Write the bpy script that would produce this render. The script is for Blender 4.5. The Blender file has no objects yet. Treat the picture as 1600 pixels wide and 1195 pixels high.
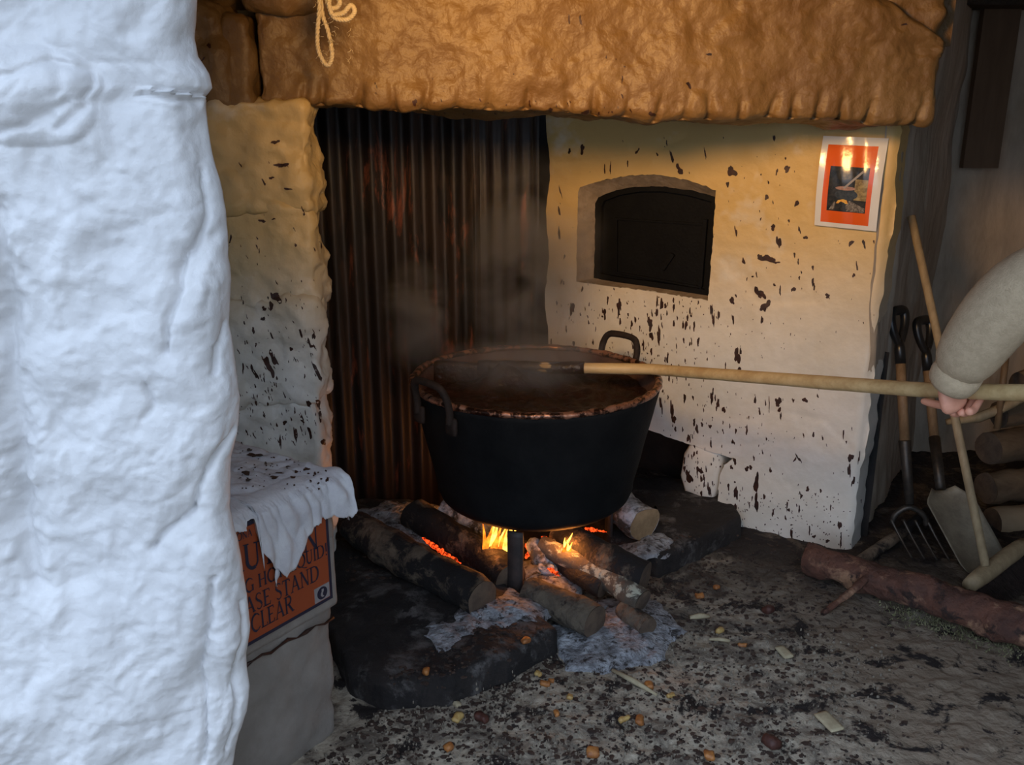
import bpy, bmesh, math, random
import numpy as np
from mathutils import Vector, Matrix
from mathutils.bvhtree import BVHTree
from mathutils.geometry import delaunay_2d_cdt
SC = bpy.context.scene
COL = SC.collection
random.seed(7)

# ------------------------------------------------------------------ camera
PITCH, F, CX, CY, H = math.radians(16.5), 1420.0, 800.0, 597.5, 1.6
cam = bpy.data.cameras.new('camera')
cam.sensor_fit = 'HORIZONTAL'; cam.sensor_width = 36; cam.lens = 36 * F / 1600
cam.clip_start = .02
camo = bpy.data.objects.new('camera', cam); COL.objects.link(camo)
camo.location = (0, 0, H); camo.rotation_euler = (math.pi / 2 - PITCH, 0, 0)
SC.camera = camo
# ------------------------------------------------------------------ world (overcast bluish daylight)
SKY_COL, SKY_STR = (.62, .77, 1.0), 2.05
w = bpy.data.worlds.new('sky'); SC.world = w; w.use_nodes = True
bg = w.node_tree.nodes['Background']
bg.inputs[0].default_value = (*SKY_COL, 1); bg.inputs[1].default_value = SKY_STR
# ------------------------------------------------------------------ lamps the place has
LAMP_POS, LAMP_AIM, LAMP_W, LAMP_COL = (-.05, 1.38, 1.93), (.35, 3.0, 1.80), 118.0, (1, .55, .17)
FIRE_W = 3.6
SC.view_settings.view_transform = 'Standard'; SC.view_settings.look = 'None'
SC.view_settings.gamma = 1; SC.view_settings.use_curve_mapping = False
SC.view_settings.exposure = 0.12

# ------------------------------------------------------------------ maths helpers
cp, sp = math.cos(PITCH), math.sin(PITCH)
def ray(px, py):
    x = (px - CX) / F; y = -(py - CY) / F
    return np.array((x, cp + y * sp, -sp + y * cp))
C0 = np.array((0, 0, H))
def atY(px, py, Y): d = ray(px, py); return C0 + d * (Y / d[1])
def atZ(px, py, z): d = ray(px, py); return C0 + d * ((z - H) / d[2])
def atP(px, py, o, n):
    d = ray(px, py); o = np.array(o, float); n = np.array(n, float)
    return C0 + d * (np.dot(o - C0, n) / np.dot(d, n))
def _hash(ix, iy, iz, s):
    h = (ix.astype(np.int64) * 374761393 + iy.astype(np.int64) * 668265263 + iz.astype(np.int64) * 2147483647 + s * 1274126177) & 0xffffffff
    h = ((h ^ (h >> 13)) * 1274126177) & 0xffffffff
    h = ((h ^ (h >> 16)) * 2246822519) & 0xffffffff
    return ((h ^ (h >> 15)) & 0xffff) / 32767.5 - 1
def vnoise(p, s=0):
    p = np.asarray(p, float); i = np.floor(p); f = p - i; i = i.astype(np.int64)
    f = f * f * f * (f * (f * 6 - 15) + 10)
    r = 0
    for a in (0, 1):
        for b in (0, 1):
            for c in (0, 1):
                wgt = (f[:, 0] if a else 1 - f[:, 0]) * (f[:, 1] if b else 1 - f[:, 1]) * (f[:, 2] if c else 1 - f[:, 2])
                r = r + wgt * _hash(i[:, 0] + a, i[:, 1] + b, i[:, 2] + c, s)
    return r
def fbm(p, scale, octv=3, s=0):
    p = np.asarray(p, float) / scale; r = 0; a = 1
    for k in range(octv):
        r = r + a * vnoise(p + 17.3 * k, s + k); p = p * 2.03; a *= .5
    return r
def polydist(x, y, pts):
    d = np.full(x.shape, 1e9)
    for (ax, ay), (bx, by) in zip(pts[:-1], pts[1:]):
        dx, dy = bx - ax, by - ay
        t = np.clip(((x - ax) * dx + (y - ay) * dy) / (dx * dx + dy * dy + 1e-12), 0, 1)
        d = np.minimum(d, np.hypot(x - ax - t * dx, y - ay - t * dy))
    return d
def inpoly(x, y, poly):
    r = np.zeros(x.shape, bool); n = len(poly)
    for i in range(n):
        x1, y1 = poly[i]; x2, y2 = poly[(i + 1) % n]
        c = ((y1 > y) != (y2 > y)) & (x < (x2 - x1) * (y - y1) / (y2 - y1 + 1e-15) + x1)
        r ^= c
    return r

# ------------------------------------------------------------------ object helpers
def mk(name, v, f, mat=None, parent=None, smooth=True):
    me = bpy.data.meshes.new(name)
    me.from_pydata([tuple(map(float, q)) for q in v], [], [tuple(int(i) for i in q) for q in f])
    me.validate(); me.update()
    if smooth:
        me.polygons.foreach_set('use_smooth', [True] * len(me.polygons))
    if mat: me.materials.append(mat)
    o = bpy.data.objects.new(name, me); COL.objects.link(o)
    if parent: o.parent = parent
    return o
def join(parts):
    V = []; Fc = []; n = 0
    for v, f in parts:
        V += [tuple(q) for q in v]; Fc += [tuple(i + n for i in q) for q in f]; n += len(v)
    return V, Fc
def tag(o, label=None, cat=None, group=None, kind=None):
    if label: o['label'] = label
    if cat: o['category'] = cat
    if group: o['group'] = group
    if kind: o['kind'] = kind
    return o
def empty(name, loc=(0, 0, 0)):
    o = bpy.data.objects.new(name, None); COL.objects.link(o); o.location = tuple(map(float, loc)); o.empty_display_size = .05
    return o
def under(o, root):                       # world-space mesh parented to an Empty that sits at its base
    o.parent = root; o.matrix_parent_inverse = Matrix.Translation(-Vector(root.location))
    return o
def gridfaces(nu, nv, wrapu=False):
    f = []
    for i in range(nu if wrapu else nu - 1):
        for j in range(nv - 1):
            a = i * nv + j; b = ((i + 1) % nu) * nv + j
            f.append((a, b, b + 1, a + 1))
    return f
def rbox(size, r, step, seed=0, amp=((.2, .01),), taper=None):
    """rounded box centred at 0 with noise along its normals; returns verts, faces, normals"""
    hx, hy, hz = [s / 2 for s in size]; V = []; Fc = []; n0 = 0
    h = (hx, hy, hz)
    for ax in range(3):
        u, v = [(1, 2), (2, 0), (0, 1)][ax]
        nu = max(3, int(size[u] / step) + 1); nv = max(3, int(size[v] / step) + 1)
        for sg in (-1, 1):
            U, W = np.meshgrid(np.linspace(-h[u], h[u], nu), np.linspace(-h[v], h[v], nv), indexing='ij')
            P = np.zeros((nu * nv, 3)); P[:, u] = U.ravel(); P[:, v] = W.ravel(); P[:, ax] = sg * h[ax]
            V.append(P)
            for q in gridfaces(nu, nv):
                q = tuple(i + n0 for i in q); Fc.append(q if sg > 0 else q[::-1])
            n0 += nu * nv
    P = np.vstack(V)
    inner = np.clip(P, [-(a - r) for a in h], [a - r for a in h])
    d = P - inner; L = np.linalg.norm(d, axis=1, keepdims=True); N = d / np.maximum(L, 1e-9)
    P = inner + N * r
    disp = sum(a * fbm(P + seed * 3.7, sc, 3, seed) for sc, a in amp)
    P = P + N * disp[:, None]
    # weld the seams
    key = np.round(inner * 20000 + N * 20000 * r).astype(np.int64)
    _, first, inv = np.unique(key, axis=0, return_index=True, return_inverse=True)
    inv = inv.ravel()
    Fc = [tuple(inv[i] for i in q) for q in Fc]
    Fc = [q for q in Fc if len(set(q)) == 4]
    return P[first], Fc, N[first]
def xf(P, loc, rz=0, rx=0, ry=0):
    M = Matrix.Translation(Vector(tuple(map(float, loc)))) @ Matrix.Rotation(rz, 4, 'Z') @ Matrix.Rotation(rx, 4, 'X') @ Matrix.Rotation(ry, 4, 'Y')
    A = np.array(M); return np.asarray(P) @ A[:3, :3].T + A[:3, 3]
def tube(pts, rad, n=10, cap=True, noise=0, seed=0, nsc=.05):
    pts = [np.array(p, float) for p in pts]; m = len(pts)
    if not hasattr(rad, '__len__'): rad = [rad] * m
    V = []; up = None
    for i in range(m):
        t = pts[min(i + 1, m - 1)] - pts[max(i - 1, 0)]; t /= np.linalg.norm(t) + 1e-12
        if up is None:
            up = np.array((0, 0, 1.)) if abs(t[2]) < .9 else np.array((1., 0, 0))
        a = np.cross(up, t); a /= np.linalg.norm(a); b = np.cross(t, a); up = b
        for k in range(n):
            th = 2 * math.pi * k / n
            V.append(pts[i] + rad[i] * (a * math.cos(th) + b * math.sin(th)))
    V = np.array(V)
    if noise:
        c = np.repeat(np.array(pts), n, 0); dd = V - c
        V = c + dd * (1 + noise * fbm(V, nsc, 3, seed) / max(np.mean(rad), 1e-6))[:, None]
    Fc = []
    for i in range(m - 1):
        for k in range(n):
            k2 = (k + 1) % n
            Fc.append((i * n + k, i * n + k2, (i + 1) * n + k2, (i + 1) * n + k))
    if cap:
        Fc.append(tuple(range(n - 1, -1, -1))); Fc.append(tuple((m - 1) * n + k for k in range(n)))
    return V, Fc
def bez(pts, n=24):
    """Catmull-Rom through pts"""
    P = [np.array(p, float) for p in pts]; P = [2 * P[0] - P[1]] + P + [2 * P[-1] - P[-2]]; out = []
    for i in range(1, len(P) - 2):
        for t in np.linspace(0, 1, n, endpoint=False):
            a, b, c, d = P[i - 1], P[i], P[i + 1], P[i + 2]
            out.append(.5 * (2 * b + (c - a) * t + (2 * a - 5 * b + 4 * c - d) * t * t + (3 * b - a - 3 * c + d) * t ** 3))
    out.append(P[-2]); return out
def box(a, b):
    (x0, y0, z0), (x1, y1, z1) = a, b
    v = [(x0, y0, z0), (x1, y0, z0), (x1, y1, z0), (x0, y1, z0), (x0, y0, z1), (x1, y0, z1), (x1, y1, z1), (x0, y1, z1)]
    return v, [(0, 3, 2, 1), (4, 5, 6, 7), (0, 1, 5, 4), (1, 2, 6, 5), (2, 3, 7, 6), (3, 0, 4, 7)]
def lathe(prof, n=96, closed=False):
    V = []; m = len(prof)
    for k in range(n):
        th = 2 * math.pi * k / n
        for r, z in prof: V.append((r * math.cos(th), r * math.sin(th), z))
    Fc = gridfaces(n, m, True)
    if closed:
        for k in range(n):
            k2 = (k + 1) % n; Fc.append((k * m + m - 1, k2 * m + m - 1, k2 * m, k * m))
    return np.array(V), Fc

# ------------------------------------------------------------------ materials
def M(name, col=(.5, .5, .5), rough=.6, metal=0, spec=None, var=None, vscale=8, detail=4, bump=0, bscale=40, bump2=None, stretch=None, extra=None):
    """procedural material: colour varied between col and var by noise, noise bump"""
    m = bpy.data.materials.new(name); m.use_nodes = True; nt = m.node_tree; N = nt.nodes; L = nt.links
    b = N['Principled BSDF']; b.inputs['Roughness'].default_value = rough; b.inputs['Metallic'].default_value = metal
    if spec is not None: b.inputs['Specular IOR Level'].default_value = spec
    b.inputs['Base Color'].default_value = (*col, 1)
    tc = N.new('ShaderNodeNewGeometry'); src = tc.outputs['Position']
    if stretch:
        mp = N.new('ShaderNodeMapping'); mp.inputs['Scale'].default_value = stretch; L.new(src, mp.inputs[0]); src = mp.outputs[0]
    if var is not None:
        nz = N.new('ShaderNodeTexNoise'); nz.inputs['Scale'].default_value = vscale; nz.inputs['Detail'].default_value = detail; nz.inputs['Roughness'].default_value = .65
        L.new(src, nz.inputs['Vector'])
        cr = N.new('ShaderNodeValToRGB'); cr.color_ramp.elements[0].position = .38; cr.color_ramp.elements[1].position = .62
        cr.color_ramp.elements[0].color = (*col, 1); cr.color_ramp.elements[1].color = (*var, 1)
        L.new(nz.outputs['Fac'], cr.inputs[0]); L.new(cr.outputs[0], b.inputs['Base Color'])
    if bump:
        n2 = N.new('ShaderNodeTexNoise'); n2.inputs['Scale'].default_value = bscale; n2.inputs['Detail'].default_value = 5
        L.new(src, n2.inputs['Vector'])
        bp = N.new('ShaderNodeBump'); bp.inputs['Strength'].default_value = 1; bp.inputs['Distance'].default_value = bump
        L.new(n2.outputs['Fac'], bp.inputs['Height']); L.new(bp.outputs[0], b.inputs['Normal'])
    if extra: extra(nt, b, src)
    return m
def emis(name, col, strength):
    m = bpy.data.materials.new(name); m.use_nodes = True; nt = m.node_tree
    nt.nodes.remove(nt.nodes['Principled BSDF']); e = nt.nodes.new('ShaderNodeEmission')
    e.inputs[0].default_value = (*col, 1); e.inputs[1].default_value = strength
    nt.links.new(e.outputs[0], nt.nodes['Material Output'].inputs[0]); return m
def layer(nt, b, src, col, scale, lo, hi, detail=4, seed=0, dist=0):
    """paint a noise-masked colour over whatever feeds Base Color"""
    N = nt.nodes; L = nt.links
    mp = N.new('ShaderNodeMapping'); mp.inputs['Location'].default_value = (seed, seed * .7, seed * 1.3); L.new(src, mp.inputs[0])
    nz = N.new('ShaderNodeTexNoise'); nz.inputs['Scale'].default_value = scale; nz.inputs['Detail'].default_value = detail; nz.inputs['Roughness'].default_value = .7; nz.inputs['Distortion'].default_value = dist
    L.new(mp.outputs[0], nz.inputs['Vector'])
    mr = N.new('ShaderNodeMapRange'); mr.inputs[1].default_value = lo; mr.inputs[2].default_value = hi; L.new(nz.outputs['Fac'], mr.inputs[0])
    mx = N.new('ShaderNodeMix'); mx.data_type = 'RGBA'
    bc = b.inputs['Base Color']
    if bc.is_linked: L.new(bc.links[0].from_socket, mx.inputs[6])
    else: mx.inputs[6].default_value = bc.default_value
    mx.inputs[7].default_value = (*col, 1); L.new(mr.outputs[0], mx.inputs[0]); L.new(mx.outputs[2], bc)
    return mr, mx
def amask(nt, mr, mx, axis, lo, hi):
    """limit a layer to a band of world positions along an axis"""
    N = nt.nodes; L = nt.links
    g = N.new('ShaderNodeNewGeometry'); s = N.new('ShaderNodeSeparateXYZ'); L.new(g.outputs['Position'], s.inputs[0])
    r = N.new('ShaderNodeMapRange'); r.inputs[1].default_value = lo; r.inputs[2].default_value = hi; r.interpolation_type = 'SMOOTHSTEP'
    L.new(s.outputs[axis], r.inputs[0])
    mu = N.new('ShaderNodeMath'); mu.operation = 'MULTIPLY'
    src = mx.inputs[0].links[0].from_socket
    L.new(src, mu.inputs[0]); L.new(r.outputs[0], mu.inputs[1]); L.new(mu.outputs[0], mx.inputs[0])

WHITE = M('white_limewash', (.71, .70, .70), .5, var=(.63, .62, .62), vscale=5, bump=.003, bscale=45)
def _cream(nt, b, s):
    layer(nt, b, s, (.66, .62, .52), 3, .45, .8, 5, 2)
    mr, mx = layer(nt, b, s, (.66, .45, .17), 3, .2, .42, 4, 8)
    amask(nt, mr, mx, 2, .66, 1.30)  # yellow above: warm lamplight mixed into the paint colour with the smoke stain
CREAM = M('cream_limewash', (.80, .77, .70), .5, var=(.74, .71, .63), vscale=6, bump=.003, bscale=30, extra=_cream)
def _ochre(nt, b, s):
    layer(nt, b, s, (.135, .068, .021), 4, .42, .75, 5, 5)
OCHRE = M('smoke_yellowed_limewash', (.215, .130, .050), .5, var=(.165, .092, .031), vscale=7, bump=.007, bscale=32, extra=_ochre)
def _pier(nt, b, s):
    mr, mx = layer(nt, b, s, (.56, .41, .19), 3, .25, .42, 4, 8)
    amask(nt, mr, mx, 2, .80, 1.30)  # yellow rising with height: smoke stain plus lamp warmth put into the colour
PIERM = M('smoke_and_lamp_tinted_limewash', (.74, .73, .68), .5, var=(.64, .62, .55), vscale=7, bump=.004, bscale=40, extra=_pier)
GREYW = M('grey_dirty_plaster', (.52, .43, .33), .85, var=(.34, .28, .21), vscale=5, detail=8, bump=.006, bscale=18, stretch=(1, 1, .35))
def _sur(nt, b, s): layer(nt, b, s, (.16, .12, .08), 14, .5, .75, 5, 3)
SURR = M('brown_mortar', (.34, .26, .18), .9, var=(.24, .18, .12), vscale=20, bump=.004, bscale=60, extra=_sur)
IRON = M('black_cast_iron', (.004, .004, .0045), .55, spec=.15, var=(.006, .006, .006), vscale=20, bump=.001, bscale=90)
POTM = M('sooty_pot_black', (.006, .007, .008), .7, spec=.12, var=(.010, .011, .012), vscale=9, bump=.0012, bscale=70)
HANDI = M('dark_handle_iron', (.018, .014, .012), .7, spec=.2, var=(.035, .024, .02), vscale=30, bump=.001, bscale=80)
TRIV = M('brown_burnt_iron', (.03, .025, .024), .6, var=(.055, .04, .036), vscale=20, bump=.001, bscale=80)
def _rim(nt, b, s):
    mr, mx = layer(nt, b, s, (.025, .010, .006), 28, .46, .54, 5, 1)
COPPER = M('sticky_copper_rim', (.50, .26, .17), .35, .6, var=(.34, .15, .09), vscale=40, bump=.002, bscale=80, extra=_rim)
POTIN = M('stained_copper_inside', (.17, .10, .08), .5, .3, var=(.08, .035, .025), vscale=12, bump=.001, bscale=60)
JAM = M('dark_apple_butter', (.028, .010, .006), .33, var=(.012, .005, .003), vscale=18, bump=.006, bscale=60)
SPLAT = M('dried_brown_splash', (.055, .018, .010), .5, var=(.022, .009, .006), vscale=40, bump=.0006, bscale=150)
def _rust(nt, b, s):
    layer(nt, b, s, (.30, .095, .055), 9, .57, .72, 6, 4, .4)
    layer(nt, b, s, (.12, .095, .075), 5, .62, .84, 6, 9, .2)
    layer(nt, b, s, (.012, .010, .010), 14, .50, .56, 6, 11, .5)
CORR = M('sooted_corrugated_iron', (.014, .011, .011), .5, .25, var=(.030, .020, .017), vscale=6, detail=7, bump=.002, bscale=50, stretch=(1, 1, .22), extra=_rust)
SOOT = M('black_soot', (.012, .011, .011), .9, var=(.022, .019, .018), vscale=8, bump=.004, bscale=40)
def _floor(nt, b, s):
    layer(nt, b, s, (.46, .40, .31), 8, .43, .56, 10, 1, .5)
    mr, mx = layer(nt, b, s, (.25, .195, .14), 3, .25, .45, 6, 6)
    amask(nt, mr, mx, 0, .75, 1.15)
    layer(nt, b, s, (.018, .013, .012), 8, .54, .59, 10, 3, .4)
    mr, mx = layer(nt, b, s, (.020, .015, .014), 5, .28, .50, 9, 12, .6)
    amask(nt, mr, mx, 1, 2.35, 3.3)
    layer(nt, b, s, (.03, .02, .018), 26, .60, .64, 5, 7, .2)
DIRT = M('ashy_earth', (.22, .185, .145), .95, var=(.12, .10, .08), vscale=13, detail=9, bump=.012, bscale=38, extra=_floor)
def _slab(nt, b, s):
    layer(nt, b, s, (.16, .15, .145), 6, .53, .70, 9, 4, .4)
    layer(nt, b, s, (.012, .010, .010), 11, .52, .58, 8, 15, .5)
SLAB = M('scorched_hearth_stone', (.012, .010, .010), .9, var=(.026, .021, .019), vscale=9, detail=8, bump=.008, bscale=40, extra=_slab)
def _ash(nt, b, s): layer(nt, b, s, (.05, .045, .045), 34, .53, .60, 7, 3, .4)
ASH = M('pale_wood_ash', (.40, .42, .45), .95, var=(.16, .16, .17), vscale=25, detail=8, bump=.012, bscale=70, extra=_ash)
EARTHOUT = M('outdoor_gravel', (.27, .25, .22), .95, var=(.20, .19, .17), vscale=14, bump=.01, bscale=60)
WOODCEIL = M('dark_ceiling_wood', (.035, .024, .016), .8, var=(.055, .035, .022), vscale=6, stretch=(8, 1, 8), bump=.003, bscale=30)
BARK = M('grey_brown_bark', (.085, .068, .052), .9, var=(.15, .12, .085), vscale=18, detail=8, bump=.010, bscale=55, extra=lambda nt, b, s: layer(nt, b, s, (.03, .024, .02), 16, .52, .62, 7, 5, .4))
BARKC = M('charred_bark', (.010, .009, .009), .8, var=(.03, .024, .02), vscale=16, detail=7, bump=.01, bscale=50)
def _bk2(nt, b, s): layer(nt, b, s, (.010, .008, .008), 7, .40, .50, 7, 3, .3)
BARKH = M('half_charred_bark', (.12, .088, .06), .9, var=(.17, .13, .09), vscale=14, detail=7, bump=.008, bscale=45, extra=_bk2)
def _bk3(nt, b, s): layer(nt, b, s, (.42, .43, .34), 22, .52, .6, 6, 6, .3)
BARKL = M('lichen_bark', (.12, .10, .075), .9, var=(.07, .06, .048), vscale=15, detail=7, bump=.006, bscale=45, extra=_bk3)
def _bk4(nt, b, s):
    layer(nt, b, s, (.34, .19, .11), 6, .54, .64, 6, 3, .3)
    layer(nt, b, s, (.03, .016, .012), 12, .55, .63, 6, 13, .3)
BARKR = M('reddish_rotten_bark', (.15, .062, .038), .85, var=(.075, .034, .024), vscale=12, detail=8, bump=.014, bscale=40, extra=_bk4)
def _bk5(nt, b, s): layer(nt, b, s, (.46, .48, .52), 14, .42, .56, 7, 3, .3)
BARKA = M('ash_coated_char', (.03, .026, .024), .95, var=(.08, .07, .06), vscale=14, detail=7, bump=.012, bscale=50, extra=_bk5)
CUT = M('sawn_wood_end', (.36, .25, .14), .8, var=(.26, .175, .095), vscale=20, bump=.002, bscale=60)
CUTD = M('dirty_sawn_end', (.13, .09, .06), .85, var=(.08, .055, .04), vscale=22, bump=.003, bscale=60)
PILEW = M('stacked_log_bark', (.13, .085, .05), .9, var=(.24, .165, .095), vscale=9, detail=7, stretch=(.35, 1, 1), bump=.008, bscale=30)
PILEP = M('pale_peeled_log', (.40, .31, .20), .8, var=(.31, .235, .15), vscale=7, stretch=(.4, 1, 1), bump=.004, bscale=30)
MOSS = M('dull_moss', (.17, .165, .075), .95, var=(.26, .24, .14), vscale=40, bump=.01, bscale=90)
ASHPOLE = M('pale_pole_wood', (.60, .44, .22), .45, var=(.46, .31, .14), vscale=9, detail=5, stretch=(.25, 3, 3), bump=.0008, bscale=60)
HANDLEW = M('worn_handle_wood', (.26, .165, .085), .6, var=(.18, .11, .055), vscale=14, stretch=(4, 4, .4), bump=.001, bscale=60)
BROOMW = M('pale_broom_wood', (.44, .33, .19), .65, var=(.34, .25, .14), vscale=14, stretch=(3, 3, .5), bump=.001, bscale=60)
PLAST = M('black_plastic', (.012, .012, .013), .3, var=(.018, .018, .018), vscale=30)
BLADE = M('dusty_steel_blade', (.33, .29, .21), .6, .2, var=(.22, .19, .14), vscale=14, detail=6, bump=.0015, bscale=60)
TINE = M('dark_worn_steel', (.05, .045, .04), .45, .6, var=(.09, .075, .06), vscale=30)
BRIST = M('dark_bristle', (.045, .03, .024), .85, var=(.08, .055, .045), vscale=60)
BOARD = M('dark_brown_board', (.12, .07, .038), .75, var=(.15, .09, .05), vscale=10, stretch=(3, 3, .4))
CLOTHM = M('stained_white_cloth', (.74, .75, .78), .85, var=(.62, .62, .66), vscale=14, bump=.0015, bscale=120, extra=lambda nt, b, s: layer(nt, b, s, (.52, .27, .10), 11, .68, .80, 5, 4, .3))
BLOCKM = M('grubby_pale_render', (.31, .28, .25), .85, var=(.25, .225, .20), vscale=9, detail=6, bump=.003, bscale=40, extra=lambda nt, b, s: layer(nt, b, s, (.10, .075, .06), 17, .66, .72, 6, 2, .3))
SIGNO = M('orange_sign_face', (.36, .075, .022), .5, var=(.32, .065, .020), vscale=6)
NAVY = M('dark_navy_print', (.018, .018, .04), .45, var=(.024, .022, .045), vscale=20)
GREYP = M('grey_print', (.33, .31, .31), .5, var=(.29, .27, .27), vscale=20)
PAPER = M('laminated_white_paper', (.78, .77, .74), .13, var=(.75, .74, .71), vscale=9, bump=.0012, bscale=14)
PORANGE = M('laminated_orange_print', (.80, .13, .02), .16, var=(.76, .12, .018), vscale=9, bump=.0012, bscale=14)
PDARK = M('laminated_photo_dark', (.02, .025, .03), .16, var=(.05, .05, .05), vscale=60, bump=.0012, bscale=14)
PGREY = M('laminated_photo_ash', (.30, .28, .25), .16, var=(.07, .06, .06), vscale=150)
PTAN = M('laminated_photo_tan', (.42, .33, .16), .16, var=(.20, .15, .08), vscale=80)
PPINK = M('laminated_photo_pot_rim', (.46, .27, .20), .16, var=(.30, .17, .13), vscale=120)
PSTEEL = M('laminated_photo_pot', (.035, .045, .055), .16, var=(.06, .07, .08), vscale=90)
PFIRE = M('laminated_photo_fire', (.85, .33, .04), .16, var=(.8, .6, .15), vscale=120)
TWINE = M('pale_twine', (.62, .52, .36), .9, var=(.5, .41, .27), vscale=120, bump=.0006, bscale=400)
APPLE = M('browned_apple_flesh', (.46, .19, .05), .5, var=(.28, .10, .03), vscale=60, bump=.002, bscale=90)
APPLEY = M('yellow_apple_flesh', (.56, .40, .15), .5, var=(.42, .24, .07), vscale=60, bump=.002, bscale=90)
APPLER = M('red_apple_skin', (.085, .028, .018), .6, var=(.05, .018, .013), vscale=50, bump=.002, bscale=90)
CHIP = M('pale_wood_chip', (.50, .43, .28), .8, var=(.40, .33, .21), vscale=40)
SWEAT = M('oatmeal_wool', (.56, .43, .28), .95, var=(.48, .365, .235), vscale=60, bump=.002, bscale=260)
SKIN = M('skin', (.80, .38, .25), .5, var=(.72, .32, .21), vscale=30)
TROUS = M('dark_trousers', (.035, .04, .055), .9, var=(.05, .055, .07), vscale=20)
HAIR = M('brown_hair', (.06, .04, .025), .7, var=(.09, .06, .04), vscale=60)
SHOE = M('brown_boot', (.05, .032, .02), .6, var=(.07, .045, .03), vscale=30)
EYEW = M('eye_white', (.7, .7, .68), .3); EYED = M('eye_dark', (.03, .02, .015), .2); LIPS = M('lips', (.45, .17, .14), .5)
GLASSY = emis('lamp_filament_glow', LAMP_COL, 12); LAMPM = M('brown_lamp_holder', (.06, .04, .03), .5)
FLAMEY = emis('yellow_flame', (1, .50, .07), 4.2); FLAMEO = emis('orange_flame', (1, .20, .015), 2.6); EMBER = emis('red_ember', (1, .075, .012), 1.5)
def _glow(m, lo, hi, sc):
    nt = m.node_tree; N = nt.nodes; L = nt.links; e = [x for x in N if x.type == 'EMISSION'][0]; g = N.new('ShaderNodeNewGeometry'); z = N.new('ShaderNodeTexNoise'); z.inputs['Scale'].default_value = sc; L.new(g.outputs['Position'], z.inputs['Vector'])
    r = N.new('ShaderNodeMapRange'); r.inputs[1].default_value = .35; r.inputs[2].default_value = .65; r.inputs[3].default_value = lo; r.inputs[4].default_value = hi; L.new(z.outputs['Fac'], r.inputs[0]); L.new(r.outputs[0], e.inputs[1])
_glow(EMBER, .15, 2.2, 90); _glow(FLAMEO, 1.0, 3.2, 40); _glow(FLAMEY, 1.6, 5.0, 40)

# ================================================================== THE SETTING
# ---- ground
def ground():
    xs = np.concatenate([np.linspace(-6, -1.0, 12)[:-1], np.linspace(-1.0, 2.3, 367), np.linspace(2.3, 6, 10)[1:]])
    ys = np.concatenate([np.linspace(1.0, 1.7, 8)[:-1], np.linspace(1.7, 4.0, 256), np.linspace(4.0, 5.2, 8)[1:]])
    X, Y = np.meshgrid(xs, ys, indexing='ij'); P = np.stack([X.ravel(), Y.ravel(), np.zeros(X.size)], 1)
    P[:, 2] = .007 * fbm(P, .22, 3, 3) + .0045 * fbm(P, .035, 3, 9) - .004
    return P, gridfaces(len(xs), len(ys))
fl = mk('floor', *ground(), DIRT); tag(fl, 'trodden ashy earth floor strewn with dark peelings', kind='structure')
GBVH = BVHTree.FromObject(fl, bpy.context.evaluated_depsgraph_get())
def gz(x, y):
    h = GBVH.ray_cast(Vector((x, y, 1)), Vector((0, 0, -1)))
    return h[0].z if h[0] else 0
yard = mk('floor_yard', [(-30, -40, -.03), (30, -40, -.03), (30, 1.0, -.03), (-30, 1.0, -.03)], [(0, 1, 2, 3)], EARTHOUT); tag(yard, 'pale gravel yard outside the shed', kind='structure')

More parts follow.
